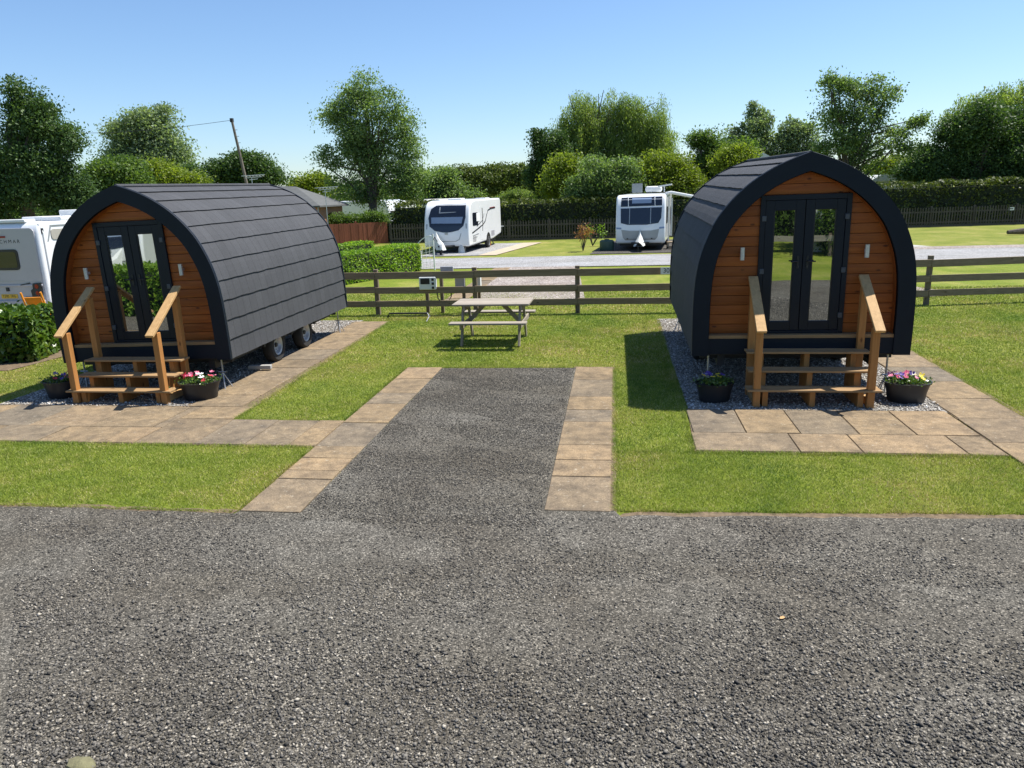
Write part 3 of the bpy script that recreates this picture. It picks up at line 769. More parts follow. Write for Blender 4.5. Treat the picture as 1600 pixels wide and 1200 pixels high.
tree('birch', 'dark blue green birch with pointed top left of the right pod apex', 'tree', 1175, 75,
     [(1180, 175, 14, 18), (1175, 200, 26, 24), (1150, 215, 20, 20), (1198, 215, 18, 26), (1175, 240, 34, 24), (1145, 240, 18, 18)], 'grey', 420, 20, 0.22, 0.2, 0.55, hang=0.25, bark='birch')
tree('birch', 'lower airy birch between the pointed birch and the tall ash', 'tree', 1238, 75,
     [(1235, 195, 22, 16), (1225, 220, 20, 22), (1250, 215, 20, 24), (1240, 245, 26, 18), (1272, 215, 12, 26)], 'grey', 230, 17, 0.22, 0.18, 0.55, hang=0.2, bark='birch')
tree('ash', 'tall upright airy ash tree directly behind the right pod apex', 'tree', 1335, 60,
     [(1300, 140, 16, 22), (1330, 140, 20, 22), (1362, 138, 18, 20), (1388, 150, 12, 14), (1305, 180, 24, 28), (1345, 180, 34, 32), (1380, 185, 14, 24), (1310, 225, 32, 30), (1355, 225, 34, 34), (1340, 265, 50, 28), (1293, 128, 8, 10), (1405, 210, 18, 16), (1425, 195, 18, 12), (1442, 188, 12, 8), (1415, 240, 20, 14)],
     'airy', 620, 15, 0.17, 0.3, 0.36, shell=0.2)
tree('hawthorn', 'massive dark spreading tree at the right above the hedge', 'tree', 1530, 57,
     [(1530, 200, 46, 34), (1490, 225, 44, 34), (1570, 215, 44, 40), (1620, 230, 50, 46), (1460, 255, 38, 24), (1520, 260, 60, 26), (1590, 265, 50, 26), (1440, 270, 24, 16), (1415, 272, 26, 10)], 'dark', 1300, 28, 0.16, 0.4, 0.42, shell=0.35)
tree('willow', 'pale willow crown rising behind the massive dark tree at right edge', 'tree', 1560, 68,
     [(1520, 160, 34, 18), (1560, 150, 40, 22), (1600, 150, 40, 26), (1500, 185, 28, 22), (1570, 180, 60, 30), (1640, 170, 40, 30)], 'willow', 620, 26, 0.2, 0.3, 0.5, hang=0.7, aspect=0.3, up=0)
tree('far_tree', 'sunlit green far tree low behind the ash tree trunk', 'tree', 1400, 80,
     [(1395, 262, 30, 14), (1430, 262, 24, 12), (1370, 265, 20, 12)], 'yellow', 160, 20, 0.25, 0.12, 0.5)
tree('shrub', 'feathery pale green shrub beside the rear of the white caravan', 'shrub', 805, 51.2,
     [(800, 306, 14, 10), (818, 308, 12, 9), (785, 310, 10, 7)], 'willow', 130, 24, 0.09, 0.05, 0.2, group='garden shrubs')
tree('shrub', 'dark green ragged shrub behind the brown board fence', 'shrub', 540, 47,
     [(520, 344, 18, 8), (550, 345, 20, 7), (580, 341, 18, 8)], 'mid', 240, 24, 0.1, 0.06, 0.24, group='garden shrubs')


# distant tree belt reading as one mass, right out along the horizon
def belt():
    n = 46000; x = RS.uniform(-230, 230, n); y = 150 + RS.uniform(0, 14, n)
    top = 5.2 + 1.6 * np.sin(x * 0.11) + 1.2 * np.sin(x * 0.31 + 1) + 0.8 * np.sin(x * 0.9)
    z = top * RS.rand(n) ** 0.7
    return fastmesh('far_woods', leaves(np.stack([x, y, z], 1), 0.5), 4, 'leaf_mid')


tag(belt(), 'low band of distant woodland along the horizon', 'woods', kind='stuff')


def hedge(name, label, cat, a, b, wid, h, leaf, dens, size, group=None, topvar=0.06, inset=0.1, topbulge=0.0):
    a = Vector((*a, 0)); b = Vector((*b, 0)); L = (b - a).length; d = (b - a) / L; nrm = Vector((-d.y, d.x, 0))
    t = thing(name, label, cat, tuple(a.lerp(b, 0.5)), math.atan2(d.y, d.x), group)
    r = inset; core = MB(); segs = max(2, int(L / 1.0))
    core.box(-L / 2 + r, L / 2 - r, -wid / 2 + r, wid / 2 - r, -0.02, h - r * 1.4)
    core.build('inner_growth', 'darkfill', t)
    area = [L * h, L * h, wid * h, wid * h, L * wid]; n = (np.array(area) * dens).astype(int); Ps = []
    j = lambda k, s=0.05: RS.normal(0, s, k)
    hv = lambda x: h + topvar * (np.sin(x * 1.9 + h) + np.sin(x * 4.3 + 2 * L) * 0.6 + np.sin(x * 0.5) * 0.8)
    js = size * 0.45
    for sgn, k in ((-1, n[0]), (1, n[1])):
        x = RS.uniform(-L / 2, L / 2, k); z = RS.rand(k) * hv(x); rd = np.maximum(0, z - hv(x) + 0.15) ** 2 * 3
        Ps.append(np.stack([x, sgn * (wid / 2 - rd - np.abs(j(k, js)) + 0.03 * np.sin(x * 3 + z * 4)), z], 1))
    for sgn, k in ((-1, n[2]), (1, n[3])):
        y = RS.uniform(-wid / 2, wid / 2, k); Ps.append(np.stack([sgn * (L / 2 - np.abs(j(k, js))), y, RS.rand(k) * hv(sgn * L / 2)], 1))
    k = int(n[4] * 1.3); x = RS.uniform(-L / 2, L / 2, k); y = RS.uniform(-wid / 2, wid / 2, k)
    Ps.append(np.stack([x, y, hv(x) + j(k, js) + topbulge * (1 - (2 * y / wid) ** 2)], 1))
    fastmesh('leaves', leaves(np.concatenate(Ps), size, 0.1), 4, 'leaf_' + leaf, t)
    return t


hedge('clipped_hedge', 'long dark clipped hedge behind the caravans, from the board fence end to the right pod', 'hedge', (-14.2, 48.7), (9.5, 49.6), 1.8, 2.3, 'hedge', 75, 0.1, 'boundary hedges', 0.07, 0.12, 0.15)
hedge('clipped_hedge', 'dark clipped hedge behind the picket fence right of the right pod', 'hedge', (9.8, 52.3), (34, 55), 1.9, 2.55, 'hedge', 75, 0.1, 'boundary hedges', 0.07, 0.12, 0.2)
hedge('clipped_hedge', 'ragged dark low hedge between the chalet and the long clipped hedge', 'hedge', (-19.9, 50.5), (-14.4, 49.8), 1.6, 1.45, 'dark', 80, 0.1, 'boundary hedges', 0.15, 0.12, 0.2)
hedge('box_hedge', 'bright green clipped box hedge ending at the garden arch', 'hedge', (-10.6, 21.2), (-8.1, 29.2), 1.0, 0.98, 'box', 560, 0.042, 'low box hedges', 0.02, 0.05, 0.02)
hedge('box_hedge', 'smaller bright box hedge behind, in front of the brown boards', 'hedge', (-13.4, 25.2), (-10.7, 31.6), 1.0, 0.98, 'box', 420, 0.045, 'low box hedges', 0.02, 0.05, 0.02)
hedge('laurel_hedge', 'glossy green laurel hedge in front of the motorhome', 'hedge', (-15.5, 11.9), (-11.15, 13.2), 1.25, 0.9, 'laurel', 480, 0.075, None, 0.04, 0.12, 0.05)
hedge('laurel_hedge', 'laurel hedge seen reflected in the left pod door glass', 'hedge', (-19, 3.3), (-10.2, 3.9), 1.3, 1.15, 'box', 300, 0.07, 'planting facing the pods', 0.05, 0.12)
hedge('clipped_hedge', 'dark hedge seen reflected in the right pod door glass', 'hedge', (-26, -11.5), (28, -11.5), 1.8, 2.6, 'mid', 90, 0.12, 'planting facing the pods', 0.15, 0.12)


def behind_tree(name, label, x, y, leaf, blobs):
    t = thing(name, label, 'tree', (x, y, 0), 0, 'planting facing the pods')
    trunkmesh((0, 0, 0), blobs, 0.14, t, 'bark', seed=int(x * 3)); crown('crown', blobs, 300, 22, 0.12, 'leaf_' + leaf, t, 0.35, shell=0.35)


behind_tree('garden_tree', 'small green tree reflected in the left leaf of the right pod door', 4.6, -6.0, 'mid', [(0, 0, 2.3, .9, .9, 1.1), (-.4, 0, 3.4, 1.0, 1.0, 0.9), (-.7, 0, 1.9, .8, .8, .8)])
behind_tree('garden_tree', 'leafy bush reflected in the right leaf of the right pod door', 7.3, -5.9, 'mid', [(0, 0, .9, .8, .7, .8), (.5, -2, 1.9, 1.1, .9, 1.0)])
behind_tree('garden_tree', 'leafy tree reflected in the upper glass of the left pod door', -17.5, -8, 'dark', [(0, 0, 3.2, 2.0, 1.4, 1.6), (1.6, 0, 4.0, 1.6, 1.3, 1.4), (-1.8, 0, 2.9, 1.6, 1.2, 1.5)])


# ---------------------------------------------------------------- camping pods
PR = [(1.405, 0), (1.408, 0.35), (1.405, 0.70), (1.393, 0.95), (1.365, 1.2), (1.30, 1.47), (1.16, 1.80), (1.0, 2.03), (0.80, 2.235), (0.6, 2.385), (0.40, 2.5), (0.2, 2.585), (0.0, 2.655)]


def smooth_prof(pr, n=64):
    a = np.array(pr); out = []
    a2 = np.vstack([a[0] - (a[1] - a[0]), a, a[-1] + (a[-1] - a[-2])])
    for i in range(1, len(a2) - 2):
        p0, p1, p2, p3 = a2[i - 1:i + 3]
        for t in np.linspace(0, 1, 8, endpoint=False):
            out.append(0.5 * (2 * p1 + (p2 - p0) * t + (2 * p0 - 5 * p1 + 4 * p2 - p3) * t * t + (3 * p1 - p0 - 3 * p2 + p3) * t ** 3))
    out.append(a[-1]); out = np.array(out)
    s = np.r_[0, np.cumsum(np.hypot(*np.diff(out, axis=0).T))]; return out, s


PP, PSL = smooth_prof(PR)
PLEN = PSL[-1]


def prof(s, off=0.0):       # s metres from the bottom edge, off = outward
    s = min(max(s, 0), PLEN)
    x = np.interp(s, PSL, PP[:, 0]); z = np.interp(s, PSL, PP[:, 1])
    e = 0.02; s0, s1 = max(0, s - e), min(PLEN, s + e)
    dx = np.interp(s1, PSL, PP[:, 0]) - np.interp(s0, PSL, PP[:, 0]); dz = np.interp(s1, PSL, PP[:, 1]) - np.interp(s0, PSL, PP[:, 1])
    L = math.hypot(dx, dz); nx, nz = dz / L, -dx / L
    return x + nx * off, z + nz * off


def arch(off, n=44, zmin=0.0):
    """inner/outer outline, left bottom -> apex -> right bottom"""
    r = []
    for i in range(n + 1):
        x, z = prof(PLEN * i / n, off)
        r.append((x, z))
    # mitre at the apex
    k = [q for q in r if q[0] > 0.0]
    (xa, za), (xb, zb) = k[-2], k[-1]
    zt = zb + (zb - za) / (xb - xa) * (0 - xb) if abs(xb - xa) > 1e-6 else zb
    k.append((0.0, zt)); k[0] = (k[0][0], zmin)
    k = np.array(k); L = np.r_[0, np.cumsum(np.hypot(*np.diff(k, axis=0).T))]; q = np.linspace(0, L[-1], 49)
    k = [(float(x), float(z)) for x, z in zip(np.interp(q, L, k[:, 0]), np.interp(q, L, k[:, 1]))]
    left = [(-x, z) for x, z in k[:-1]]
    return left + k[::-1]


def halfw(z, off=-0.2):     # half width of the opening at height z
    k = [q for q in arch(off) if q[0] >= 0]; k.sort(key=lambda q: q[1])
    zs = [q[1] for q in k]; xs = [q[0] for q in k]
    return float(np.interp(z, zs, xs, right=0.0)) if z < zs[-1] else 0.0


LEN = 5.1


def wheel(parent, x, y, r=0.31, w=0.19, s=1):
    m = MB(); h = w / 2
    m.lathe([(r * .58, -h * .7), (r * .62, -h), (r * .88, -h), (r * .97, -h * .75), (r, -h * .35), (r, h * .35), (r * .97, h * .75), (r * .88, h), (r * .62, h), (r * .58, h * .7)], (x, y, r), 32, axis='x')
    wh = m.build('wheel', 'rubber', parent, smooth=True)
    q = MB(); q.lathe([(0.001, h * .35 * s), (r * .16, h * .35 * s), (r * .2, h * .1 * s), (r * .42, h * .22 * s), (r * .5, h * .75 * s), (r * .6, h * .85 * s), (r * .61, h * .6 * s)], (x, y, r), 32, axis='x')
    for i in range(5):
        a = 2 * PI * i / 5; q.lathe([(0.001, h * .5 * s), (.011, h * .5 * s), (.011, h * .2 * s)], (x, y + r * .3 * math.cos(a), r + r * .3 * math.sin(a)), 8, axis='x')
    q.build('rim', 'rim', wh, smooth=True)
    q = MB(); q.lathe([(0.001, h * .62 * s), (r * .12, h * .6 * s), (r * .15, h * .3 * s)], (x, y, r), 16, axis='x'); q.build('hub_cap', 'chassis', wh, smooth=True)
    return wh


def make_pod(label, loc, yaw, z0, pitch, roll, wheels_y):
    t = thing('camping_pod', label, 'camping pod', (loc[0], loc[1], 0), yaw, 'camping pods')
    B = Matrix.Translation((0, 0, z0)) @ Matrix.Rotation(pitch, 4, 'X') @ Matrix.Rotation(-roll, 4, 'Y')

    def part(mb, name, mat, parent=None, bevel=0, smooth=False, xf=True, seg=2):
        if xf: mb.v = [tuple(B @ Vector(q)) for q in mb.v]
        return mb.build(name, mat, parent or t, bevel, smooth, seg)
    # shingled shell: overlapping courses
    m = MB(); NC = 11; ns = 34; ys = np.linspace(0.035, LEN - 0.035, ns + 1)
    for sd in (-1, 1):
        for k in range(NC):
            s0 = PLEN * k / NC; s1 = PLEN * (k + 1) / NC; sub = 3
            seed = random.Random(k * 13 + sd)
            jit = [seed.uniform(-.006, .006) for _ in ys]
            rows = []
            # rows from tucked-under upper edge of course below, out to lip, then up
            for off, s in [(0.0, s0 + 0.012), (0.026, s0)] + [(0.026 - 0.02 * q / sub, s0 + (s1 - s0) * q / sub) for q in range(1, sub)] + [(0.006, s1 + 0.012 if k < NC - 1 else s1)]:
                row = []
                for j, y in enumerate(ys):
                    ss = s + (jit[j] if s < s1 else 0); x, z = prof(max(ss, 0), off)
                    row.append((sd * max(x, 0), y, z))
                rows.append(row)
            vs = [p for r_ in rows for p in r_]; n = len(ys)
            m.add(vs, [(i * n + j, i * n + j + 1, (i + 1) * n + j + 1, (i + 1) * n + j) for i in range(len(rows) - 1) for j in range(n - 1)])
    roof = part(m, 'roof', 'shingle')
    m = MB(); m.tube([(0, 0.03, 2.675), (0, LEN - 0.03, 2.675)], 0.03, 8); part(m, 'ridge', 'shingle', roof, smooth=True)
    # lining (closed inner shell, floor)
    o = arch(-0.02); i_ = arch(-0.2)
    m = MB(); m.prism(o, 0.2, LEN - 0.04); part(m, 'lining', 'chassis')
    # fascia front and rear
    for nm, y0, y1 in (('front_fascia', -0.012, 0.035), ('rear_fascia', LEN - 0.04, LEN + 0.005)):
        m = MB(); oo = arch(0.034); ii = arch(-0.19); n = len(oo)
        vs = [(x, y, z) for y in (y0, y1) for x, z in oo] + [(x, y, z) for y in (y0, y1) for x, z in ii]
        fs = []
        for q in range(n - 1):
            fs += [(q, q + 1, 2 * n + q + 1, 2 * n + q), (n + q, 3 * n + q, 3 * n + q + 1, n + q + 1), (q, n + q, n + q + 1, q + 1), (2 * n + q, 2 * n + q + 1, 3 * n + q + 1, 3 * n + q)]
        fs += [(0, 2 * n, 3 * n, n), (n - 1, 2 * n - 1, 4 * n - 1, 3 * n - 1)]
        m.add(vs, fs); part(m, nm, 'navy')
    m = MB(); e = arch(0.036)
    m.tube([(x, 0.036, z) for x, z in e], 0.0065, 6); part(m, 'edge_trim', 'trimedge', smooth=True)
    # reveal between fascia and front wall
    m = MB(); n = len(i_); m.add([(x, y, z) for y in (0.035, 0.16) for x, z in i_], [(q, q + 1, n + q + 1, n + q) for q in range(n - 1)])
    part(m, 'reveal', 'clad_rev')
    # cladding boards
    WY = 0.155; dh0, dh1, dw, dtop = 0.285, 2.155, 0.58, 2.155
    m = MB(); bh = 0.134; z = 0.285; k = 0

    def board(xa0, xa1, xb0, xb1, za, zb):   # bottom xa0..xa1, top xb0..xb1; log-lap bulge
        if xa1 - xa0 < 0.01 and xb1 - xb0 < 0.01: return
        lv = [(za + 0.001, WY + 0.016), (za + 0.004, WY - 0.002), (za + (zb - za) * .3, WY - 0.005), (za + (zb - za) * .7, WY - 0.004), (zb - 0.004, WY - 0.001), (zb, WY + 0.016)]
        vs = []
        for zz, yy in lv:
            f = (zz - za) / (zb - za); vs += [(xa0 + (xb0 - xa0) * f, yy, zz), (xa1 + (xb1 - xa1) * f, yy, zz)]
        m.add(vs, [(2 * i, 2 * i + 1, 2 * i + 3, 2 * i + 2) for i in range(5)])
    while z < 2.46:
        z1 = min(z + bh, 2.47); wa, wb = halfw(z, -0.185), halfw(z1, -0.185)
        if z1 <= dtop + 0.001 or z < dtop - 0.02:
            zc = min(z1, dtop) if z1 > dtop else z1
            board(-wa, -dw, -wb, -dw, z, z1); board(dw, wa, dw, wb, z, z1)
            if z1 > dtop: board(-dw, dw, -dw, dw, dtop, z1)
        else:
            board(-wa, wa, -wb, wb, z, z1)
        z = z1
    front = part(m, 'front_wall', 'clad')
    # sill board, skirt
    m = MB(); hw = halfw(0.3, -0.185); m.box(-hw, hw, 0.02, 0.165, 0.235, 0.283); part(m, 'sill_board', 'steps', bevel=0.004)
    m = MB(); m.box(-hw - .01, hw + .01, 0.01, 0.05, 0.02, 0.234); part(m, 'skirt', 'navy')
    # door
    m = MB(); y0, y1 = 0.115, 0.19
    m.box(-dw, -dw + .065, y0, y1, dh0, dh1); m.box(dw - .065, dw, y0, y1, dh0, dh1); m.box(-dw + .065, dw - .065, y0, y1, dh1 - .065, dh1); m.box(-dw + .065, dw - .065, y0, y1, dh0, dh0 + .04)
    fr = part(m, 'door_frame', 'navygloss', bevel=0.004)
    for sd in (-1, 1):
        x0, x1 = (0.004, dw - .068); a, b = dh0 + .043, dh1 - .068; st, tr, br = 0.115, 0.135, 0.13
        fx = lambda q0, q1: (min(sd * q0, sd * q1), max(sd * q0, sd * q1))
        m = MB(); yy = (0.125, 0.18)
        for q0, q1, za, zb in ((x0, x0 + st, a, b), (x1 - st, x1, a, b), (x0 + st, x1 - st, b - tr, b), (x0 + st, x1 - st, a, a + br)):
            f0, f1 = fx(q0, q1); m.box(f0, f1, yy[0], yy[1], za, zb)
        dl = part(m, 'door', 'navygloss', bevel=0.006)
        f0, f1 = fx(x0 + st - .006, x1 - st + .006); m = MB(); m.box(f0, f1, 0.148, 0.16, a + br - .006, b - tr + .006); part(m, 'glass', 'doorglass', dl)
        m = MB(); f0, f1 = fx(x0 + st - .004, x0 + st + .012); m.box(f0, f1, .134, .147, a + br, b - tr); f0, f1 = fx(x1 - st - .012, x1 - st + .004); m.box(f0, f1, .134, .147, a + br, b - tr)
        part(m, 'glazing_bead', 'black', dl)
        m = MB(); hx = sd * (x0 + st * .5); hz = 1.28; f0, f1 = sorted((hx - .014, hx + .014)); m.box(f0, f1, .115, .126, hz - .1, hz + .07)
        m.tube([(hx, .118, hz), (hx, .085, hz), (hx + sd * .1, .083, hz - .004)], .009, 8)
        part(m, 'handle', 'black', dl, smooth=False)
        m = MB(); m.lathe([(.001, -.004), (.01, -.004), (.012, .0)], (0, 0, 0), 10, axis='z'); m.v = [(hx + x, .1145 - z, hz - .07 + y) for x, y, z in m.v]; part(m, 'lock', 'lampsteel', dl)
        for hz2 in (dh0 + .25, 1.15, dh1 - .3):
            m = MB(); f0, f1 = fx(x1 - .01, x1 + .045); m.box(f0, f1, .104, .126, hz2 - .035, hz2 + .035)
            part(m, 'hinge', 'hinge', dl, bevel=.004)
        # wall light
        lx = sd * 0.80; lz = 1.40
        m = MB(); m.box(lx - .012, lx + .012, .09, .15, lz - .02, lz + .02); lt = part(m, 'wall_light', 'lampsteel')
        m = MB(); m.lathe([(.001, -.085), (.03, -.085), (.03, .085), (.001, .085)], (lx, .07, lz), 18); part(m, 'lamp_tube', 'lampsteel', lt, smooth=True)
    # chassis
    m = MB()
    for sd in (-1, 1): m.box(sd * 1.02 - .05, sd * 1.02 + .05, 0.15, LEN - .15, -.17, -.005)
    for y in (0.3, 1.4, 2.5, 3.6, 4.7): m.box(-1.3, 1.3, y - .03, y + .03, -.10, -.004)
    m.box(-1.38, 1.38, 0.06, LEN - .06, -.004, .012)
    for sd in (-1, 1): m.bar((sd * 1.02, 3.7, -.1), (sd * 0.95, 4.3, -.42), .04, .04)
    part(m, 'chassis', 'chassis')
    for sd in (-1, 1):
        for y in wheels_y: wheel(t, sd * 1.12 + roll, y, s=sd)
        m = MB(); m.box(sd * 1.0 - .16, sd * 1.0 + .16, min(wheels_y) - .42, max(wheels_y) + .42, 0.38, 0.46); m.build('axle_beam', 'chassis', t)
    # corner jacks
    for x, y in ((-1.2, .12), (1.2, .12), (-1.25, LEN - .15), (1.25, LEN - .15)):
        zt = (B @ Vector((x, y, -.02))).z; m = MB(); m.tube([(x, y, .16), (x, y, zt)], .014, 8)
        for a in range(4):
            c, s_ = math.cos(a * PI / 2 + .6), math.sin(a * PI / 2 + .6); m.tube([(x, y, .26), (x + c * .12, y + s_ * .12, .005)], .008, 6)
        m.tube([(x, y, .01), (x, y, .16)], .01, 6); m.tube([(x - .06, y - .02, .27), (x + .07, y - .02, .27)], .01, 6)
        m.build('jack', 'steel', t, smooth=True)
    return t


pr = make_pod('dark shingled arched camping pod beside the right lawn, seen straight on', (2.513, 10.507), -0.007, 0.563, 0.016, 0.005, (2.3, 3.35))
pl = make_pod('dark shingled arched camping pod on the left with two wheels showing', (-7.326, 10.604), -0.010, 0.46, 0.010, 0.022, (2.05, 3.3))


def make_steps(label, loc, rz, hz=(0.24, 0.45, 0.66)):
    t = thing('entrance_steps', label, 'steps', loc, rz, 'timber steps to the pods')
    # local: x across, y back toward pod (0 = front edge of lowest tread)
    for i, z in enumerate(hz):
        y = i * 0.22; m = MB(); wd = (0.84, 0.8, 0.8)[i]
        m.box(-wd, wd, y, y + 0.145, z - .028, z); m.box(-wd, wd, y + .152, y + 0.25, z - .028, z)
        tr = m.build('tread', 'steps', t, bevel=.005); m = MB()
        for x in (-.6, -.02, .6):
            for yy in (.045, .1, .175, .225): m.lathe([(.001, .0012), (.005, .0012), (.005, 0)], (x + .01, y + yy, z), 8)
        o = m.build('screws', 'chassis', tr); o['kind'] = 'stuff'
    for x in (-.6, 0, .6):
        m = MB(); m.prism([(0.06, 0.0), (0.06, hz[0] - .03), (.28, hz[0] - .03), (.28, hz[1] - .03), (.5, hz[1] - .03), (.5, hz[2] - .03), (.72, hz[2] - .03), (.72, .0)], x - .035, x + .035, 'x'); m.build('stringer', 'steps_z', t, bevel=.003)
    for sd in (-1, 1):
        x = sd * 0.715
        m = MB(); m.box(x - .045, x + .045, .02, .11, 0, 1.06); m.build('post', 'steps_z', t, bevel=.006)
        m = MB(); m.box(x - .045, x + .045, .62, .71, 0, 1.50); m.build('post', 'steps_z', t, bevel=.006)
        m = MB(); m.bar((x, -.10, 1.03), (x, .76, 1.64), .125, .04); m.build('handrail', 'steps_y', t, bevel=.006)
        m = MB(); m.bar((x + sd * .0, .11, .62), (x, .62, .98), .035, .09) if False else m.box(x - .03, x + .03, .11, .62, .015, .11); m.build('base_rail', 'steps_y', t, bevel=.004)
    return t


make_steps('three tread timber steps with handrails, leading up to the right pod door', (2.575, 9.83, 0), -0.01)
make_steps('three tread timber steps with handrails, leading up to the left pod door', (-7.28, 9.75, 0), 0.0, (0.2, 0.38, 0.57))


def flowermat(c): return M('petal_%d' % len(MT), c, tuple(q * .7 for q in c), 40, 0.5)


for k, c in dict(p_red=(0.62, 0.02, 0.06), p_pink=(0.75, 0.2, 0.32), p_white=(0.85, 0.85, 0.84), p_yellow=(0.8, 0.6, 0.03), p_violet=(0.1, 0.04, 0.3), p_rose=(0.55, 0.06, 0.15)).items(): MT[k] = flowermat(c)


def planter(label, loc, rx, ry, h, cols, seed, nf=16):
    r = random.Random(seed); t = thing('planter', label, 'planter', loc, r.uniform(0, .3), 'black planters by the steps')
    m = MB(); m.lathe([(0.001, 0), (.74, 0), (.78, .02), (.84, h * .5), (.95, h * .92), (1.0, h * .93), (1.02, h), (.96, h), (.93, h * .9), (.001, h * .88)], n=32, sx=rx, sy=ry)
    m.build('pot', 'pot', t, smooth=True)
    m = MB(); m.lathe([(.001, h * .9), (.5, h * .93), (.92, h * .89)], n=20, sx=rx, sy=ry); m.build('compost', 'compost', t)
    c = np.stack([RS.normal(0, .4, 900) * rx, RS.normal(0, .4, 900) * ry, h - .01 + RS.rand(900) * .06], 1)
    fastmesh('foliage', leaves(c, 0.018, .4), 4, 'leaf_laurel', t)
    for i in range(nf):
        a = r.uniform(0, 2 * PI); q = math.sqrt(r.random()) * .85; x, y = q * rx * math.cos(a), q * ry * math.sin(a); z = h + .04 + r.uniform(0, .05) + .03 * (1 - q)
        col = r.choice(cols) if not callable(cols) else cols(x / rx, r); m = MB(); tx, ty = r.uniform(-.6, .6), r.uniform(-.9, .1)
        rot = Matrix.Rotation(ty * -0.9, 3, 'X') @ Matrix.Rotation(tx, 3, 'Y')
        for p in range(5):
            b = 2 * PI * p / 5 + r.random(); vs = [Vector((0, 0, 0))]
            for e in range(5):
                an = b + (e - 2) * .3; rr = .036 * (1 if e in (1, 2, 3) else .8); vs.append(Vector((rr * math.cos(an), rr * math.sin(an), .008 + .006 * (e == 2))))
            m.add([rot @ v + Vector((x, y, z)) for v in vs], [(0, 1, 2), (0, 2, 3), (0, 3, 4), (0, 4, 5)])
        m.build('flower', col, t)
    return t


planter('black planter with yellow, violet and pink pansies right of the right pod steps', (3.86, 10.24, 0), .30, .25, .27, lambda x, r: r.choice(['p_yellow', 'p_yellow', 'p_white']) if x > .25 else r.choice(['p_violet', 'p_violet', 'p_rose', 'p_pink']), 1, 20)
planter('shaded black planter with yellow pansies left of the right pod steps', (1.36, 10.2, 0), .27, .23, .26, ['p_yellow', 'p_yellow', 'p_violet'], 2, 8)
planter('black planter with red, pink and white flowers right of the left pod steps', (-6.18, 10.12, 0), .31, .26, .27, lambda x, r: r.choice(['p_white', 'p_white', 'p_pink']) if x > 0 and x < .5 else r.choice(['p_red', 'p_pink', 'p_rose']), 3, 22)
planter('shaded black planter with dark red flowers left of the left pod steps', (-8.5, 10.15, 0), .27, .23, .27, ['p_red', 'p_rose', 'p_violet'], 4, 8)

# ---------------------------------------------------------------- picnic table
t = thing('picnic_table', 'weathered wooden picnic table with attached benches on the lawn', 'picnic table', (-2.38, 14.47, 0), R(-0.5))
m = MB()
for i in range(5): y = -.42 + i * .17; m.box(-.75, .75, y, y + .158, .765, .80)
m.build('tabletop', 'table', t, bevel=.004)
for y in (-.72, .72):
    for q in (0,):
        m = MB(); m.box(-.74, .74, y - .115, y - .005, .465, .50); m.box(-.74, .74, y + .005, y + .115, .465, .50); m.build('seat', 'table', t, bevel=.004)
for x in (-.56, .56):
    for s in (-1, 1):
        m = MB(); m.bar((x, s * .55, 0), (x, s * .24, .764), .04, .095, (0, 1, 0)); m.build('leg', 'table', t, bevel=.003)
    m = MB(); m.bar((x + .045, -.80, .415), (x + .045, .80, .415), .04, .095); m.build('seat_bearer', 'table', t, bevel=.003)
    m = MB(); m.bar((x + .045, -.40, .718), (x + .045, .40, .718), .04, .09); m.build('top_bearer', 'table', t, bevel=.003)
    m = MB(); m.bar((x * .92, 0, .40), (x * .3, 0, .755), .04, .08); m.build('brace', 'table', t, bevel=.003)

# ---------------------------------------------------------------- post and rail fence
t = thing('rail_fence', 'three rail timber fence running across behind the pods', 'fence', (0, 17.9, 0))
FP = [(-12.6, 18.0), (-10.7, 17.97), (-8.8, 17.96), (-6.84, 17.93), (-4.86, 17.9), (-3.72, 17.9), (-.9, 17.9), (1.1, 17.95), (3.1, 18.1), (5.2, 18.4), (7.3, 18.68), (9.3, 19.0), (11.3, 19.35), (13.4, 19.8), (15.4, 20.3)]
FP = [(-12.6, 18.0), (-10.7, 17.97), (-8.8, 17.96), (-5.9, 17.93), (-3.4, 17.9), (-.9, 17.9), (1.7, 17.95), (4.4, 18.3), (7.3, 18.68), (10.0, 19.1), (12.7, 19.7), (15.4, 20.3)]
for x, y in FP:
    m = MB(); hgt = 1.12 + random.uniform(-.02, .03); m.box(x - .055, x + .055, y - 17.9 + .02, y - 17.9 + .12, -.05, hgt); m.build('post', 'fence_z', t, bevel=.008)
for (x0, y0), (x1, y1) in zip(FP, FP[1:]):
    for zc, hh in ((.98, .17), (.61, .16), (.28, .15)):
        m = MB(); d = random.uniform(-.012, .012)
        m.bar((x0 + .004, y0 - 17.9, zc + d), (x1 - .004, y1 - 17.9, zc + random.uniform(-.012, .012)), .038, hh); m.build('rail', 'fence', t, bevel=.005)
s = thing('number_sign', 'small white plate reading 30 on the top fence rail', 'sign', (1.18, 17.9, .99))
m = MB(); m.box(-.13, .13, -.045, -.034, -.08, .08); m.build('plate', 'white2', s)
text('lettering', '30', .15, (0, -.047, 0), (PI / 2, 0, 0), 'text', s, .001)

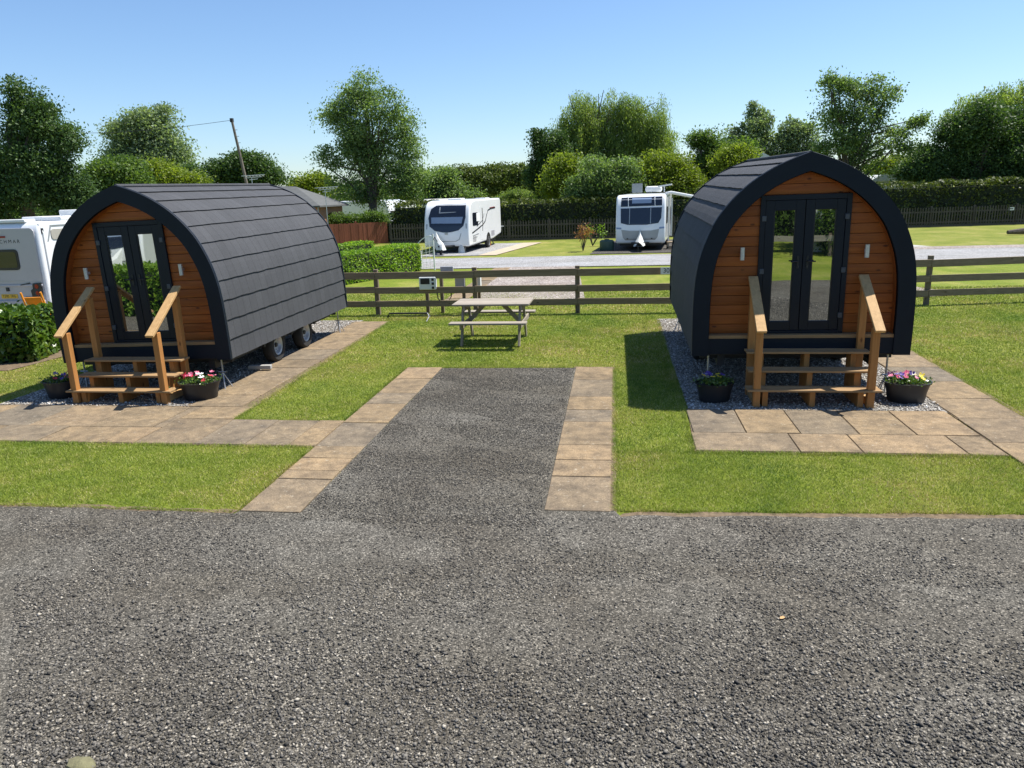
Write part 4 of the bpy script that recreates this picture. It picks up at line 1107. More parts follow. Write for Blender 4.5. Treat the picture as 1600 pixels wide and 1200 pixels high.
# electric hook-up behind the fence
hx, hz_ = -4.72, 0
t = thing('hookup_post', 'white electric hook-up box mounted on timber frame behind the fence', 'hook-up post', (-4.35, 18.15, 0))
m = MB()
for x in (-.32, .06, .62, 1.0): m.box(x - .04, x + .04, .02, .1, 0, .98 if x > 0 else .62)
m.build('frame', 'fence_z', t, bevel=.004)
m = MB(); m.box(-.42, -.0, -.31, -.16, .62, .93); mb = m.build('meter_box', 'white2', t, bevel=.02)
m = MB(); m.box(-.38, -.15, -.316, -.309, .76, .90); m.build('cover_flap', 'black', mb)
m = MB()
for z in (.67, .77, .87): m = MB(); m.box(-.1, -.04, -.325, -.309, z - .03, z + .03); m.build('socket', 'chassis', mb, bevel=.01)
m = MB(); m.tube([(0.0, -.24, .61), (.03, -.26, .4), (.1, -.2, .27), (.22, -.1, .25), (.3, 0, .4), (.33, .0, .6)], .014, 8); m.build('cable', 'black', t, smooth=True)
m = MB(); m.box(.08, .40, -.09, -.04, .86, 1.16); m.build('junction_box', 'grey_and_shade', t, bevel=.01)
m = MB(); m.box(.42, .66, -.02, .08, .60, .90); m.build('back_board', 'grey_and_shade', t, bevel=.006)
m = MB(); m.box(.96, 1.06, -.03, .12, .52, .92); m.build('side_panel', 'white2', t, bevel=.006)
t = thing('ground_bar', 'low dark metal bar with a thin prong lying at the fence foot', 'bar', (-4.9, 17.3, 0))
m = MB(); m.tube([(-.55, 0, .03), (-.5, 0, .13), (.42, 0, .13), (.5, 0, .05)], .022, 8); m.build('bar', 'chassis', t, smooth=True)
m = MB(); m.tube([(.44, 0, .13), (.5, -.1, .06), (.52, -.45, .0)], .012, 8); m.build('prong', 'steel', t, smooth=True)

# ---------------------------------------------------------------- garden arch
t = thing('garden_arch', 'white lattice garden arch at the end of the box hedge', 'garden arch', (-7.55, 29.2, 0), R(70))
for y in (-.5, .5):
    m = MB(); m.tube([(0, y, 0), (0, y, 1.0 if y > 0 else 1.4)], .03, 8); m.build('post', 'white2' if y < 0 else 'steel', t)
m = MB()
pts = [(0, -.5 + 0 * a, 1.3) for a in (0,)] + [(0, -.5 + math.sin(a) * 1.0, .35 + math.cos(a) * 1.0) for a in np.linspace(.15, 1.5, 12)]
m.tube(pts, .018, 6)
for i in range(7): m.tube([(0, -.48, .15 + i * .2), (0, -.48 + min(.9, 1.0 - .12 * i), .15 + i * .2 - .12)], .008, 5)
for i in range(5): m.tube([(0, -.3 + .17 * i, .05), (0, -.3 + .17 * i, 1.25 - .16 * i)], .008, 5)
m.build('lattice', 'white2', t)
m = MB(); m.box(-.02, .02, .1, .5, .1, .75); m.build('panel', 'white2', t)
m = MB(); m.tube([(0, -.52, 1.2), (-.25, -.75, 1.3), (-.4, -.95, 1.15)], .02, 6); m.build('arch_top', 'black', t)


# ---------------------------------------------------------------- board and picket fences
def board_fence(a, b, h):
    a, b = Vector((*a, 0)), Vector((*b, 0)); L = (b - a).length; d = b - a
    t = thing('board_fence', 'reddish brown vertical board fence beyond the box hedges', 'fence', tuple(a), math.atan2(d.y, d.x))
    k = 0; x = 0
    while x < L - .05:
        w1 = min(2.4, L - x); m = MB(); q = x
        while q < x + w1 - .02:
            hh = h + random.uniform(-.015, .015) ; m.box(q + .004, q + .142, random.choice((0, .012)), .03, .02, hh); q += .146
        m.build('panel', 'redfence', t); m = MB(); m.box(x - .05, x + .05, .04, .14, 0, h + .1); m.build('post', 'redfence', t, bevel=.006)
        x += w1; k += 1


board_fence((-17.9, 44.2), (-14.35, 46.9), 1.35)


def picket(label, a, b, h, gap=.17):
    a, b = Vector((*a, 0)), Vector((*b, 0)); L = (b - a).length; d = b - a
    t = thing('picket_fence', label, 'fence', tuple(a), math.atan2(d.y, d.x), 'dark picket fences')
    n = max(1, round(L / 2.6)); w1 = L / n
    for k in range(n):
        m = MB(); x = k * w1 + .06
        while x < (k + 1) * w1 - .05:
            hh = h + random.uniform(-.02, .02); lean = random.uniform(-.01, .01)
            m.add([(x, 0, .04), (x + .07, 0, .04), (x + .07 + lean, 0, hh - .05), (x + .035 + lean, 0, hh), (x + lean, 0, hh - .05), (x, .02, .04), (x + .07, .02, .04), (x + .07 + lean, .02, hh - .05), (x + .035 + lean, .02, hh), (x + lean, .02, hh - .05)],
                  [(0, 1, 2, 3, 4), (9, 8, 7, 6, 5), (0, 5, 6, 1), (1, 6, 7, 2), (2, 7, 8, 3), (3, 8, 9, 4), (4, 9, 5, 0)]); x += gap
        m.build('picket_panel', 'darkfence', t)
        m = MB(); m.box(k * w1, (k + 1) * w1, .021, .06, h * .72, h * .72 + .08); m.box(k * w1, (k + 1) * w1, .021, .06, .22, .30); m.box(k * w1, (k + 1) * w1, .0, .025, -.02, .13) ; m.build('rail', 'darkfence', t)
        m = MB(); m.box(k * w1 - .05, k * w1 + .05, .061, .16, 0, h + .06); m.build('post', 'darkfence', t)


picket('dark picket fence behind the caravans, left of the right pod', (-14.2, 46.8), (6.0, 47.4), 1.2)
picket('dark picket fence along the hedge right of the right pod', (9.0, 49.6), (33, 52.9), 1.2)
x, z = P(1577, 326, 52.0)
s = thing('white_plate', 'tiny white plate fixed on the right picket fence', 'sign', (x, 51.75, z)); m = MB(); m.box(-.16, .16, -.02, 0, -.09, .09); m.build('plate', 'white2', s)
m = MB(); m.box(-.1, .1, -.024, -.021, -.03, .03); m.build('marking', 'text', s)

# ---------------------------------------------------------------- caravans
def van_body(prof_yz, w, parent, mat='white', name='body', bevel=.09):
    m = MB(); m.prism(prof_yz, -w / 2, w / 2, 'x'); return m.build(name, mat, parent, bevel, True, 4)


def fsurf(pr, z):       # front surface y at height z from the profile's front points
    zs = [q[1] for q in pr]; ys = [q[0] for q in pr]; return float(np.interp(z, zs, ys))


def fpanel(poly, pr, off, mat, name, parent, th=.02):
    """panel lying on the front surface: poly of (x,z)"""
    bm = bmesh.new(); vs = [bm.verts.new((x, 0, z)) for x, z in poly]; bm.faces.new(vs)
    zs = sorted({q[1] for q in pr}); lo, hi = min(q[1] for q in poly), max(q[1] for q in poly)
    for k in np.arange(lo + .08, hi, .1):
        bmesh.ops.bisect_plane(bm, geom=bm.verts[:] + bm.edges[:] + bm.faces[:], plane_co=(0, 0, k), plane_no=(0, 0, 1))
    ex = bmesh.ops.extrude_face_region(bm, geom=bm.faces[:])
    new = {v for v in ex['geom'] if isinstance(v, bmesh.types.BMVert)}
    for v in bm.verts: v.co.y = fsurf(pr, v.co.z) - off + (th if v in new else 0)
    bmesh.ops.recalc_face_normals(bm, faces=bm.faces)
    me = bpy.data.meshes.new(name); bm.to_mesh(me); bm.free(); me.materials.append(MT[mat])
    o = bpy.data.objects.new(name, me); C.objects.link(o); o.parent = parent; return o


def side_panel(poly, x, mat, name, parent, th=.012):
    m = MB(); m.prism(poly, x - th, x, 'x'); return m.build(name, mat, parent)


def roundpoly(x0, x1, z0, z1, r, n=4):
    o = []
    for cx, cz, a0 in ((x1 - r, z1 - r, 0), (x0 + r, z1 - r, 90), (x0 + r, z0 + r, 180), (x1 - r, z0 + r, 270)):
        for i in range(n + 1): a = R(a0 + 90 * i / n); o.append((cx + r * math.cos(a), cz + r * math.sin(a)))
    return o


def ribbon(pts, wid):
    pts = [Vector(p) for p in pts]; L, Rr = [], []
    for i, p in enumerate(pts):
        d = (pts[min(i + 1, len(pts) - 1)] - pts[max(i - 1, 0)]).normalized(); n = Vector((-d.y, d.x))
        L.append(tuple(p + n * wid / 2)); Rr.append(tuple(p - n * wid / 2))
    return L + Rr[::-1]


# caravan 1
V1 = thing('caravan', 'white caravan with curved black stripe, left of the hedge gap, blue windscreen blind', 'caravan', (-8.5, 37.7, 0), R(-5.5), 'touring caravans')
fp = [(0.02, .32), (0.0, .6), (0.02, .95), (.09, 1.35), (.22, 1.8), (.36, 2.15), (.5, 2.38), (.75, 2.53)]
prof1 = fp + [(1.3, 2.6), (6.6, 2.62), (6.72, 2.5), (6.75, .75), (6.6, .6), (4.9, .42)]
prof1 = [(y, z) for y, z in prof1]
W1 = 2.4
van_body(prof1, W1, V1)
wn = fpanel([(-.86, 2.2), (-.97, 1.75), (-.9, 1.34), (-.62, 1.12), (-.2, 1.03), (.2, 1.03), (.64, 1.12), (.9, 1.34), (1.0, 1.75), (.97, 2.42), (-.55, 2.40)], fp, .012, 'glassdark', 'front_window', V1)
fpanel([(-.82, 1.78), (-.8, 1.48), (.8, 1.46), (.86, 1.78)], fp, .02, 'blind', 'blind', wn)
fpanel([(-.42, 2.28), (-.42, 1.97), (.45, 2.0), (.5, 2.03), (-.36, 2.02), (-.36, 2.28)], fp, .02, 'silver', 'window_trim', wn)
fpanel([(-.8, .98), (-.7, .66), (-.5, .56), (.5, .56), (.7, .66), (.8, .98), (.76, .98), (.66, .69), (.48, .6), (-.48, .6), (-.66, .69), (-.76, .98)], fp, .008, 'silver', 'locker_seam', V1)
for sx in (-1, 1): fpanel([(sx * 1.0, 1.45), (sx * 1.08, 1.45), (sx * 1.08, 1.2), (sx * 1.03, 1.2)], fp, .008, 'silver', 'headlight', V1)
m = MB(); m.box(-.08, .08, -.01, .02, .92, 1.02); m.build('badge', 'silver', V1)
X = W1 / 2
sw = side_panel(roundpoly(.75, 1.75, 1.3, 1.95, .08), X + .012, 'glassdark', 'side_window', V1)
dr = side_panel(roundpoly(2.2, 2.9, .5, 2.25, .08), X + .006, 'white', 'door', V1, .008)
side_panel(roundpoly(1.45, 2.1, 1.5, 1.92, .04), X + .018, 'white2', 'window_blind', sw, .006)
side_panel([(2.58, 2.15), (2.66, 2.15), (2.72, 1.4), (2.6, .95), (2.55, .95), (2.62, 1.4)], X + .015, 'black', 'awning_stripe', V1)
side_panel(ribbon([(.6, .95), (1.6, 1.1), (2.7, 1.28), (3.2, 1.45), (3.5, 1.75), (3.8, 2.0), (4.4, 2.07), (5.4, 2.1)], .06), X + .014, 'black', 'body_stripe', V1)
side_panel(ribbon([(4.2, 2.12), (5.3, 2.15)], .03), X + .014, 'red', 'body_stripe', V1)
side_panel(ribbon([(1.5, 1.25), (2.6, 1.5), (3.0, 1.85)], .03), X + .016, 'black', 'body_stripe', V1)
side_panel(ribbon([(.7, .8), (1.8, .86)], .04), X + .01, 'silver', 'lettering', V1); side_panel(ribbon([(.7, .68), (1.5, .72)], .04), X + .01, 'silver', 'lettering', V1)
for a, b in ((.7, 1.3), (4.4, 5.1)): side_panel(roundpoly(a, b, .46 + a * .03, .74 + a * .03, .03), X + .006, 'grey_and_shade', 'hatch', V1, .008)
m = MB(); m.lathe([(.001, 0), (.42, 0), (.42, .014), (.001, .014)], (X + .001, 3.75, .4), 28, axis='x'); m.build('wheel_arch', 'black', V1)
for sx in (-1, 1): wheel(V1, sx * (X - .06), 3.75, .31, .2, sx)
m = MB(); m.box(-.45, .3, 1.9, 2.5, 2.6, 2.68); m.build('roof_vent', 'white2', V1, bevel=.04)
m = MB(); m.box(-.9, -.2, 3.4, 4.2, 2.61, 2.68); m.box(.3, .9, 4.6, 5.4, 2.61, 2.66); m.build('roof_vent', 'white2', V1, bevel=.02)
m = MB(); m.box(-.95, .95, .3, 6.3, .25, .42); m.bar((-.5, .4, .33), (0, -1.3, .42), .06, .08); m.bar((.5, .4, .33), (0, -1.3, .42), .06, .08); m.tube([(.0, -1.0, .42), (0, -1.0, .1)], .03, 8); m.build('chassis', 'chassis', V1)
m = MB(); m.lathe([(.001, -.04), (.1, -.04), (.11, 0), (.1, .04), (.001, .04)], (0, -1.0, .11), 16, axis='x'); m.build('jockey_wheel', 'rubber', V1, smooth=True)
for sx in (-1, 1):
    for yy, dy in ((.7, -.35), (6.0, .3)): m = MB(); m.bar((sx * .8, yy, .4), (sx * .8, yy + dy, .03), .05, .05); m.box(sx * .8 - .08, sx * .8 + .08, yy + dy - .08, yy + dy + .08, 0, .03); m.build('corner_leg', 'steel', V1)
m = MB(); m.box(X - .5, X, 6.75, 7.4, .95, 1.0); m.box(X - .5, X - .2, 7.1, 7.4, .8, 1.1); m.build('cycle_rack', 'silver', V1)
m = MB(); ax = [(-.5, -.12, 1.08), (-.3, -.45, .8), (-.02, -.85, .62), (.2, -1.3, .5), (.22, -1.45, .3)]
vs = []
for i, (x, y, z) in enumerate(ax):
    wd = (.02, .2, .27, .2, .08)[i]; vs += [(x - wd, y, z - (.05, .45, .4, .25, .05)[i]), (x - wd * .55, y - .03, z - .06), (x, y - .02 * (i % 2), z), (x + wd * .5, y + .03, z - .1), (x + wd * .9, y + .02, z - (.05, .3, .36, .25, .05)[i])]
m.add(vs, [(5 * i + j, 5 * i + j + 1, 5 * i + j + 6, 5 * i + j + 5) for i in range(4) for j in range(4)] + [(5 * i + 4, 5 * i, 5 * i + 5, 5 * i + 9) for i in range(4)]); m.build('hitch_cover', 'cover', V1, smooth=True)
t = thing('wheel_clamp', 'orange wheel clamp fixed around the wheel of the white caravan', 'clamp', (-7.02, 41.75, 0), R(-5.5)); m = MB(); m.box(0, .04, -.34, -.28, .05, .5); m.box(0, .04, .28, .34, .05, .5); m.bar((.02, -.3, .12), (.02, .3, .12), .03, .05); m.build('clamp', 'orange', t)
t = thing('water_carrier', 'small pale wedge standing under the nose of the white caravan', 'water carrier', (-7.75, 37.7, 0)); m = MB(); m.lathe([(.001, 0), (.18, 0), (.15, .25), (.05, .42), (.001, .42)], n=12); m.build('carrier', 'cover', t, smooth=True)

# caravan 2
V2 = thing('caravan', 'white caravan facing us with silver nose locker and open awning arm', 'caravan', (1.17, 37.0, 0), R(-6.5), 'touring caravans')
fp2 = [(.06, .32), (0.0, .55), (0.0, 1.0), (.05, 1.3), (.2, 2.0), (.32, 2.38), (.48, 2.54)]
W2 = 2.36; X = W2 / 2
van_body(fp2 + [(.8, 2.6), (6.3, 2.62), (6.45, 2.5), (6.48, .6), (6.3, .36)], W2, V2)
a = fpanel([(-.95, 1.98), (-.93, 1.3), (-.6, 1.21), (.3, 1.2), (.85, 1.27), (.98, 1.5), (1.0, 2.0)], fp2, .014, 'glassdark', 'front_window', V2)
for x in (-.52, .48): fpanel([(x - .018, 1.98), (x - .018, 1.25), (x + .018, 1.25), (x + .018, 1.98)], fp2, .022, 'silver', 'window_divider', a)
b = fpanel([(-.93, 2.48), (-.95, 2.06), (1.0, 2.08), (1.0, 2.5)], fp2, .014, 'glassdark', 'upper_window', V2)
fpanel([(-.42, 2.45), (-.42, 2.2), (.5, 2.2), (.5, 2.45)], fp2, .022, 'blind', 'blind', b)
for x in (-.6, .66): fpanel([(x - .03, 2.57), (x, 2.06), (x + .03, 2.06), (x + .0, 2.57)], fp2, .024, 'white2', 'divider', b)
fpanel([(-.9, .98), (-.82, .6), (-.7, .48), (.7, .48), (.82, .6), (.9, 1.0), (.5, .93), (-.5, .93)], fp2, .012, 'silver', 'nose_locker', V2)
for x in (-.6, .55): m = MB(); m.box(x - .04, x + .04, -.03, 0, .53, .58); m.build('locker_catch', 'black', V2)
for sx in (-1, 1): fpanel([(sx * .9, 1.08), (sx * 1.14, 1.1), (sx * 1.14, 1.02), (sx * .9, 1.0)], fp2, .01, 'blind', 'marker_light', V2)
side_panel(roundpoly(.9, 2.0, 1.2, 2.0, .08), X + .012, 'glassdark', 'side_window', V2)
side_panel(roundpoly(2.6, 3.3, .5, 2.3, .06), X + .006, 'grey_and_shade', 'door', V2, .008)
for sx in (-1, 1): wheel(V2, sx * (X - .08), 3.8, .31, .2, sx)
m = MB(); m.box(-1.0, 1.0, .3, 6.0, .2, .33); m.bar((-.5, .4, .33), (0, -1.2, .42), .06, .08); m.bar((.5, .4, .33), (0, -1.2, .42), .06, .08); m.tube([(0, -1.0, .42), (0, -1.0, .05)], .03, 8); m.build('chassis', 'chassis', V2)
m = MB(); ax = [(0, -.06, .98), (.02, -.2, .78), (0, -.6, .58), (.05, -1.15, .46)]; vs = []
for i, (x, y, z) in enumerate(ax):
    wd = (.03, .15, .27, .18)[i]; vs += [(x - wd, y, z - (.04, .3, .36, .2)[i]), (x - wd * .5, y - .02, z - .07), (x, y - .03, z), (x + wd * .55, y, z - .09), (x + wd * 1.1, y, z - (.04, .34, .3, .2)[i])]
m.add(vs, [(5 * i + j, 5 * i + j + 1, 5 * i + j + 6, 5 * i + j + 5) for i in range(3) for j in range(4)] + [(5 * i + 4, 5 * i, 5 * i + 5, 5 * i + 9) for i in range(3)]); m.build('hitch_cover', 'cover', V2, smooth=True)
m = MB(); m.box(-.5, .0, 1.0, 1.06, 2.7, 3.12); m.build('satellite_panel', 'silver', V2, bevel=.02)
m = MB(); m.box(.12, .9, 1.2, 2.0, 2.7, 2.98); m.build('air_conditioner', 'white2', V2, bevel=.1, smooth=True, seg=3)
m = MB(); m.tube([(1.05, 1.0, 2.68), (1.05, 1.0, 2.95)], .025, 8); m.bar((.75, 1.0, 2.95), (1.4, .95, 3.04), .12, .07); m.build('aerial', 'white2', V2)
m = MB(); m.tube([(X - .05, .8, 2.62), (X + .2, .8, 2.66), (X + 1.2, .75, 2.45), (X + 2.2, .7, 2.32)], .07, 8); m.tube([(X, .8, 2.6), (X, 4.5, 2.62)], .07, 8); m.build('awning_arm', 'white2', V2, smooth=True)
m = MB(); m.tube([(X + .1, .9, 2.5), (X + .12, .85, .1)], .035, 8); m.tube([(X + .22, 1.2, 2.4), (X + .22, 1.1, .6)], .06, 8); m.build('awning_pole', 'steel', V2, smooth=True)
t = thing('caravan_step', 'wooden double step beside the door side of the silver nosed caravan', 'step', (2.78, 37.6, 0)); m = MB(); m.box(-.3, .3, -.25, .25, .28, .34); m.box(-.3, .3, -.25, .25, .05, .11); m.box(-.3, -.24, -.25, .25, 0, .28); m.box(.24, .3, -.25, .25, 0, .28); m.build('frame', 'fence', t)
t = thing('bicycle_stand', 'pale propped pole frame leaning beside the silver nosed caravan', 'pole frame', (3.1, 37.2, 0)); m = MB(); m.tube([(-.1, 0, 0), (.1, .1, .9), (.25, .1, 1.5)], .03, 8); m.tube([(.05, .05, .8), (.35, .1, 1.15), (.12, .1, 1.6)], .03, 8); m.build('frame', 'white2', t, smooth=True)
t = thing('water_barrel', 'green grey water barrel on the grass at the corner of the silver nosed caravan', 'barrel', (-.42, 37.4, 0)); m = MB(); m.lathe([(.001, 0), (.22, 0), (.25, .05), (.25, .44), (.2, .5), (.001, .5)], n=20, sx=1.4); m.build('barrel', 'green_plastic', t, smooth=True); m = MB(); m.lathe([(.001, .5), (.12, .5), (.12, .54), (.001, .54)], n=12); m.build('lid', 'chassis', t)

# motorhome
MH = thing('motorhome', 'white motorhome parked behind the laurel hedge at the left edge', 'motorhome', (-16.1, 18.0, 0), R(0))
mp = [(0.02, .28), (0, .5), (0, 2.2), (.08, 2.42), (.2, 2.5), (6.2, 2.52), (6.6, 2.3), (6.9, 1.5), (7.0, .3)]
van_body(mp, 2.32, MH, 'white', bevel=.07)
m = MB(); m.prism(roundpoly(-1.06, 1.06, .36, 2.36, .12), -.03, 0); m.build('shade_grey_rear', 'grey_and_shade', MH, bevel=.012)  # white rear coloured grey, so its shade is part of the material
w_ = MB(); w_.prism(roundpoly(-.5, .5, 1.28, 1.82, .1), -.045, -.02); wn = w_.build('rear_window', 'black', MH); w_ = MB(); w_.prism(roundpoly(-.44, .44, 1.34, 1.76, .07), -.05, -.03); w_.build('pane', 'glassdark', wn)
m = MB(); m.box(-.6, .22, -.05, -.02, 2.12, 2.17); m.build('brake_light', 'red', MH, bevel=.008)
text('lettering', 'C H M A R', .13, (.32, -.032, 2.02), (PI / 2, 0, 0), 'text', MH, .001, 1.0)
text('lettering', 'www.leisurehomes.co.uk', .05, (.25, -.032, 1.0), (PI / 2, 0, 0), 'text', MH, .001) if False else None
m = MB(); m.box(-.2, .55, -.033, -.029, .985, 1.0); m.build('seam', 'silver', MH)
m = MB(); m.box(-1.06, 1.06, -.06, -.02, .84, .9); m.box(-1.06, 1.06, -.09, -.02, .3, .48); m.build('bumper', 'grey_and_shade', MH, bevel=.02)
pt_ = MB(); pt_.box(-.22, .26, -.045, -.03, .53, .64); pp = pt_.build('number_plate', 'yellow', MH, bevel=.004); text('lettering', 'T395 1RG', .1, (.02, -.047, .585), (PI / 2, 0, 0), 'text', pp, .001, .95)
m = MB(); m.box(-.04, .05, -.06, -.03, .72, .82); m.build('handle', 'black', MH, bevel=.01)
m = MB(); m.prism([(.72, .55), (.9, .55), (1.02, .62), (1.03, .94), (.78, .92), (.77, .78), (.7, .74)], -.075, -.02); tl = m.build('tail_light', 'black', MH, bevel=.01)
for z in (.66, .84): m = MB(); m.lathe([(.001, 0), (.055, 0), (.06, .02)], (0, 0, 0), 14); m.v = [(.9 + x, -.078 - zz * .2, z + y) for x, y, zz in m.v]; m.build('lens', 'red', tl)
m = MB(); m.bar((.42, -.05, .88), (.7, -.05, .93), .02, .025); m.box(.48, .7, -.06, -.03, .52, .56); m.build('trim_strip', 'black', MH)
side_panel(roundpoly(.45, 1.5, 2.03, 2.3, .09), 1.16 + .02, 'beige', 'side_locker', MH, .02)
side_panel([(.33, 2.0), (.5, 2.38), (1.6, 2.38), (1.6, 2.41), (.47, 2.41), (.29, 2.0)], 1.16 + .014, 'silver', 'side_trim', MH, .012)
text('lettering', 'SUIT', .11, (1.16 + .023, 1.05, 2.15), (PI / 2, 0, PI / 2), 'whitetext', MH, .001)
m = MB(); m.tube([(1.17, .17, .5), (1.17, .17, 2.2), (1.12, .12, 2.45)], .03, 8); m.build('corner_trim', 'white2', MH, smooth=True)
m = MB(); m.box(1.12, 1.18, .12, .2, 2.2, 2.34); m.build('marker_light', 'black', MH, bevel=.01)
m = MB(); m.box(-1.0, .75, .1, .5, 2.5, 2.58); m.build('roof_rail', 'white2', MH, bevel=.02)
m = MB(); m.box(.5, 1.1, 1.0, 6, 2.5, 2.62); m.box(.2, .95, 2.1, 2.9, 2.6, 2.78); m.box(-.6, .1, 1.6, 2.4, 2.51, 2.62); m.build('roof_vent', 'white2', MH, bevel=.03)
for sx in (-1, 1):
    for y in (1.6, 5.6): wheel(MH, sx * 1.05, y, .34, .22, sx)
m = MB(); m.box(-.95, .95, .3, 6.3, .18, .34); m.build('chassis', 'chassis', MH)
for lab, x, y, mt, kind in (('folding chair with bright yellow fabric top showing above the laurel hedge', -13.35, 15.6, 'orange', 0), ('folding wooden chair frame above the hedge, nearer the pod', -12.1, 15.9, 'terracotta', 1), ('pale folding chair frame above the hedge next to the pod edge', -11.35, 16.2, 'beige', 1)):
    t = thing('folding_chair', lab, 'chair', (x, y, 0), random.uniform(-.4, .4), 'folding chairs by the motorhome')
    m = MB(); m.bar((-.22, .25, 0), (-.22, -.1, 0.86 if kind else 0.98), .03, .04); m.bar((.22, .25, 0), (.22, -.1, 0.86 if kind else 0.98), .03, .04); m.bar((-.22, -.3, 0), (-.22, .3, .55), .03, .04); m.bar((.22, -.3, 0), (.22, .3, .55), .03, .04); m.build('frame', 'steps_z' if kind else mt, t)
    m = MB(); m.bar((0, .06, .6), (0, -.06, .86), .4 if kind else .36, .02, (0, 1, 0)); m.build('backrest', 'chassis' if kind else mt, t); m = MB(); m.box(-.2, .2, -.25, .2, .43, .46); m.build('seat', mt, t)
t = thing('flower_pot', 'terracotta pot on a stand behind the laurel hedge', 'pot', (-11.95, 16.0, 0)); m = MB(); m.lathe([(.001, .86), (.1, .86), (.14, 1.06), (.16, 1.06), (.16, 1.12), (.13, 1.12), (.12, 1.08), (.001, 1.08)], n=20); m.build('pot', 'terracotta', t, smooth=True); m = MB(); m.tube([(0, 0, 0), (0, 0, .86)], .03, 8); m.lathe([(.001, .02), (.18, .02), (.18, 0), (.001, 0)], n=14); m.build('stand', 'chassis', t)

# ---------------------------------------------------------------- chalet, far caravans, far roofs
CH = thing('chalet', 'timber clad chalet with shallow grey roof behind the left pod', 'chalet', (-21.8, 45.0, 0))
CH.scale = (.9, .9, .985)
m = MB(); m.box(-4.2, 4.0, 0, 5, 0, 2.45)
for i in range(16): m.box(-4.21, 4.01, -.012, 0.0, .02 + i * .15, .15 + i * .15)
m.build('wall', 'chalet', CH)
m = MB(); m.add([(-4.6, -.35, 2.42), (4.4, -.35, 2.42), (4.4, 5.35, 2.42), (-4.6, 5.35, 2.42), (-2.6, 2.5, 4.0), (1.6, 2.5, 3.75), (-4.6, -.35, 2.52), (4.4, -.35, 2.52), (4.4, 5.35, 2.52), (-4.6, 5.35, 2.52)],
                [(3, 2, 1, 0), (0, 1, 7, 6), (1, 2, 8, 7), (2, 3, 9, 8), (3, 0, 6, 9), (6, 7, 5, 4), (7, 8, 5), (8, 9, 4, 5), (9, 6, 4)]); rf = m.build('roof', 'chaletroof', CH)
m = MB(); m.box(4.02, 4.12, -.1, .0, 0, 2.42); m.build('corner_post', 'terracotta', CH); m = MB(); m.tube([(4.2, -.2, 0), (4.2, -.2, 2.5)], .05, 8); m.build('drainpipe', 'beige', CH)
m = MB(); m.tube([(.5, .9, 2.9), (.5, .9, 3.9)], .09, 10); m.build('flue', 'black', rf)
for (lx, lz, lab) in ((4.9, 3.4, 'tv aerial on a thin mast at the chalet corner'), (-.2, 4.25, 'tv aerial just above the left pod roof end')):
    t = thing('tv_aerial', lab, 'aerial', (-21.8 + lx * .9, 44.6, 0), .2, 'television aerials'); m = MB(); m.tube([(0, 0, 0), (0, 0, lz)], .025, 6); m.build('mast', 'steel', t)
    m = MB()
    for dz, l in ((0, .6), (.12, .8), (-.12, .35)): m.bar((-l + .2, 0, lz + dz), (l, 0, lz + dz + .05), .03, .04)
    for i in range(6): m.bar((-.3 + i * .2, -.25, lz + .1), (-.3 + i * .2, .25, lz + .1), .015, .015)
    m.build('elements', 'cover', t)


def farvan(label, x, y, w, l, h, rz, cat='caravan'):
    t = thing('far_caravan', label, cat, (x, y, 0), rz, 'distant caravans'); p = [(0, .4), (0, 1.4), (.3, h - .1), (.7, h), (l - .3, h), (l, h - .3), (l, .4)]
    van_body(p, w, t, 'white', bevel=.1); m = MB(); m.box(-w / 2 + .25, w / 2 - .25, -.01, .3, 1.2, 1.8); m.build('front_window', 'glassdark', t)
    m = MB(); m.box(-w / 2 - .01, w / 2 + .01, .9, 1.9, 1.2, 1.75); m.build('side_window', 'glassdark', t)
    for sx in (-1, 1): wheel(t, sx * (w / 2 - .1), l / 2, .3, .2, sx)


farvan('white caravan half hidden by leaves behind the brown fence, blue grey front window', -20.9, 60, 3.6, 6, 2.55, R(-20))
farvan('white caravan behind the trunk of the airy tree', -17.3, 60, 2.6, 6, 2.65, R(70))
farvan('pale caravan roof between the airy tree and the white caravan', -13.4, 57, 2.6, 3, 2.62, 0)


def farroof(label, x, y, w, z, d=3.0):
    t = thing('park_home', label, 'park home', (x, y, 0), 0, 'distant park homes'); m = MB(); m.box(-w / 2, w / 2, 0, d, 0, z); m.build('wall', 'white', t)
    m = MB(); m.prism([(-w / 2 - .2, z), (w / 2 + .2, z), (w / 2 - .6, z + .45), (-w / 2 + .6, z + .45)], -.2, d + .2); m.build('roof', 'white2', t)
    m = MB(); m.box(-w * .3, w * .3, -.02, .02, z * .5, z * .8); m.build('window', 'glassdark', t)


farroof('low white roofed home glimpsed above the right hedge', 21.6, 60.5, 5.5, 2.9)
farroof('white roofed home glimpsed between trees left of the right pod', 10.9, 64, 2.6, 4.9)

# ---------------------------------------------------------------- utility pole and wire
t = thing('utility_pole', 'leaning wooden utility pole rising behind the left pod', 'utility pole', (-30.1, 60, 0))
m = MB(); m.tube([(0.5, 0, 0), (-.05, 0, 5), (-.62, 0, 9.35)], [.14, .12, .095], 12); m.build('pole', 'pole', t, smooth=True)
m = MB(); m.box(-.72, -.5, -.12, .12, 9.1, 9.4)
m.build('cap', 'chassis', t)
for z in (6.5, 7.0, 7.5, 8.0, 8.5): m = MB(); m.bar((-.62 + (9 - z) * .15, 0, z), (-.3 + (9 - z) * .15, 0, z), .03, .03); m.build('step_peg', 'chassis', t)
t = thing('overhead_wire', 'thin overhead wire sagging from the pole towards the left', 'wire', (-30.7, 60, 0))
a = Vector((-.05, 0, 9.25)); b = Vector((-26, -14, 12.1)); m = MB(); m.tube([a.lerp(b, i / 16) - Vector((0, 0, 2.2 * math.sin(PI * i / 16))) for i in range(17)], .016, 5, False); m.build('wire', 'chassis', t)

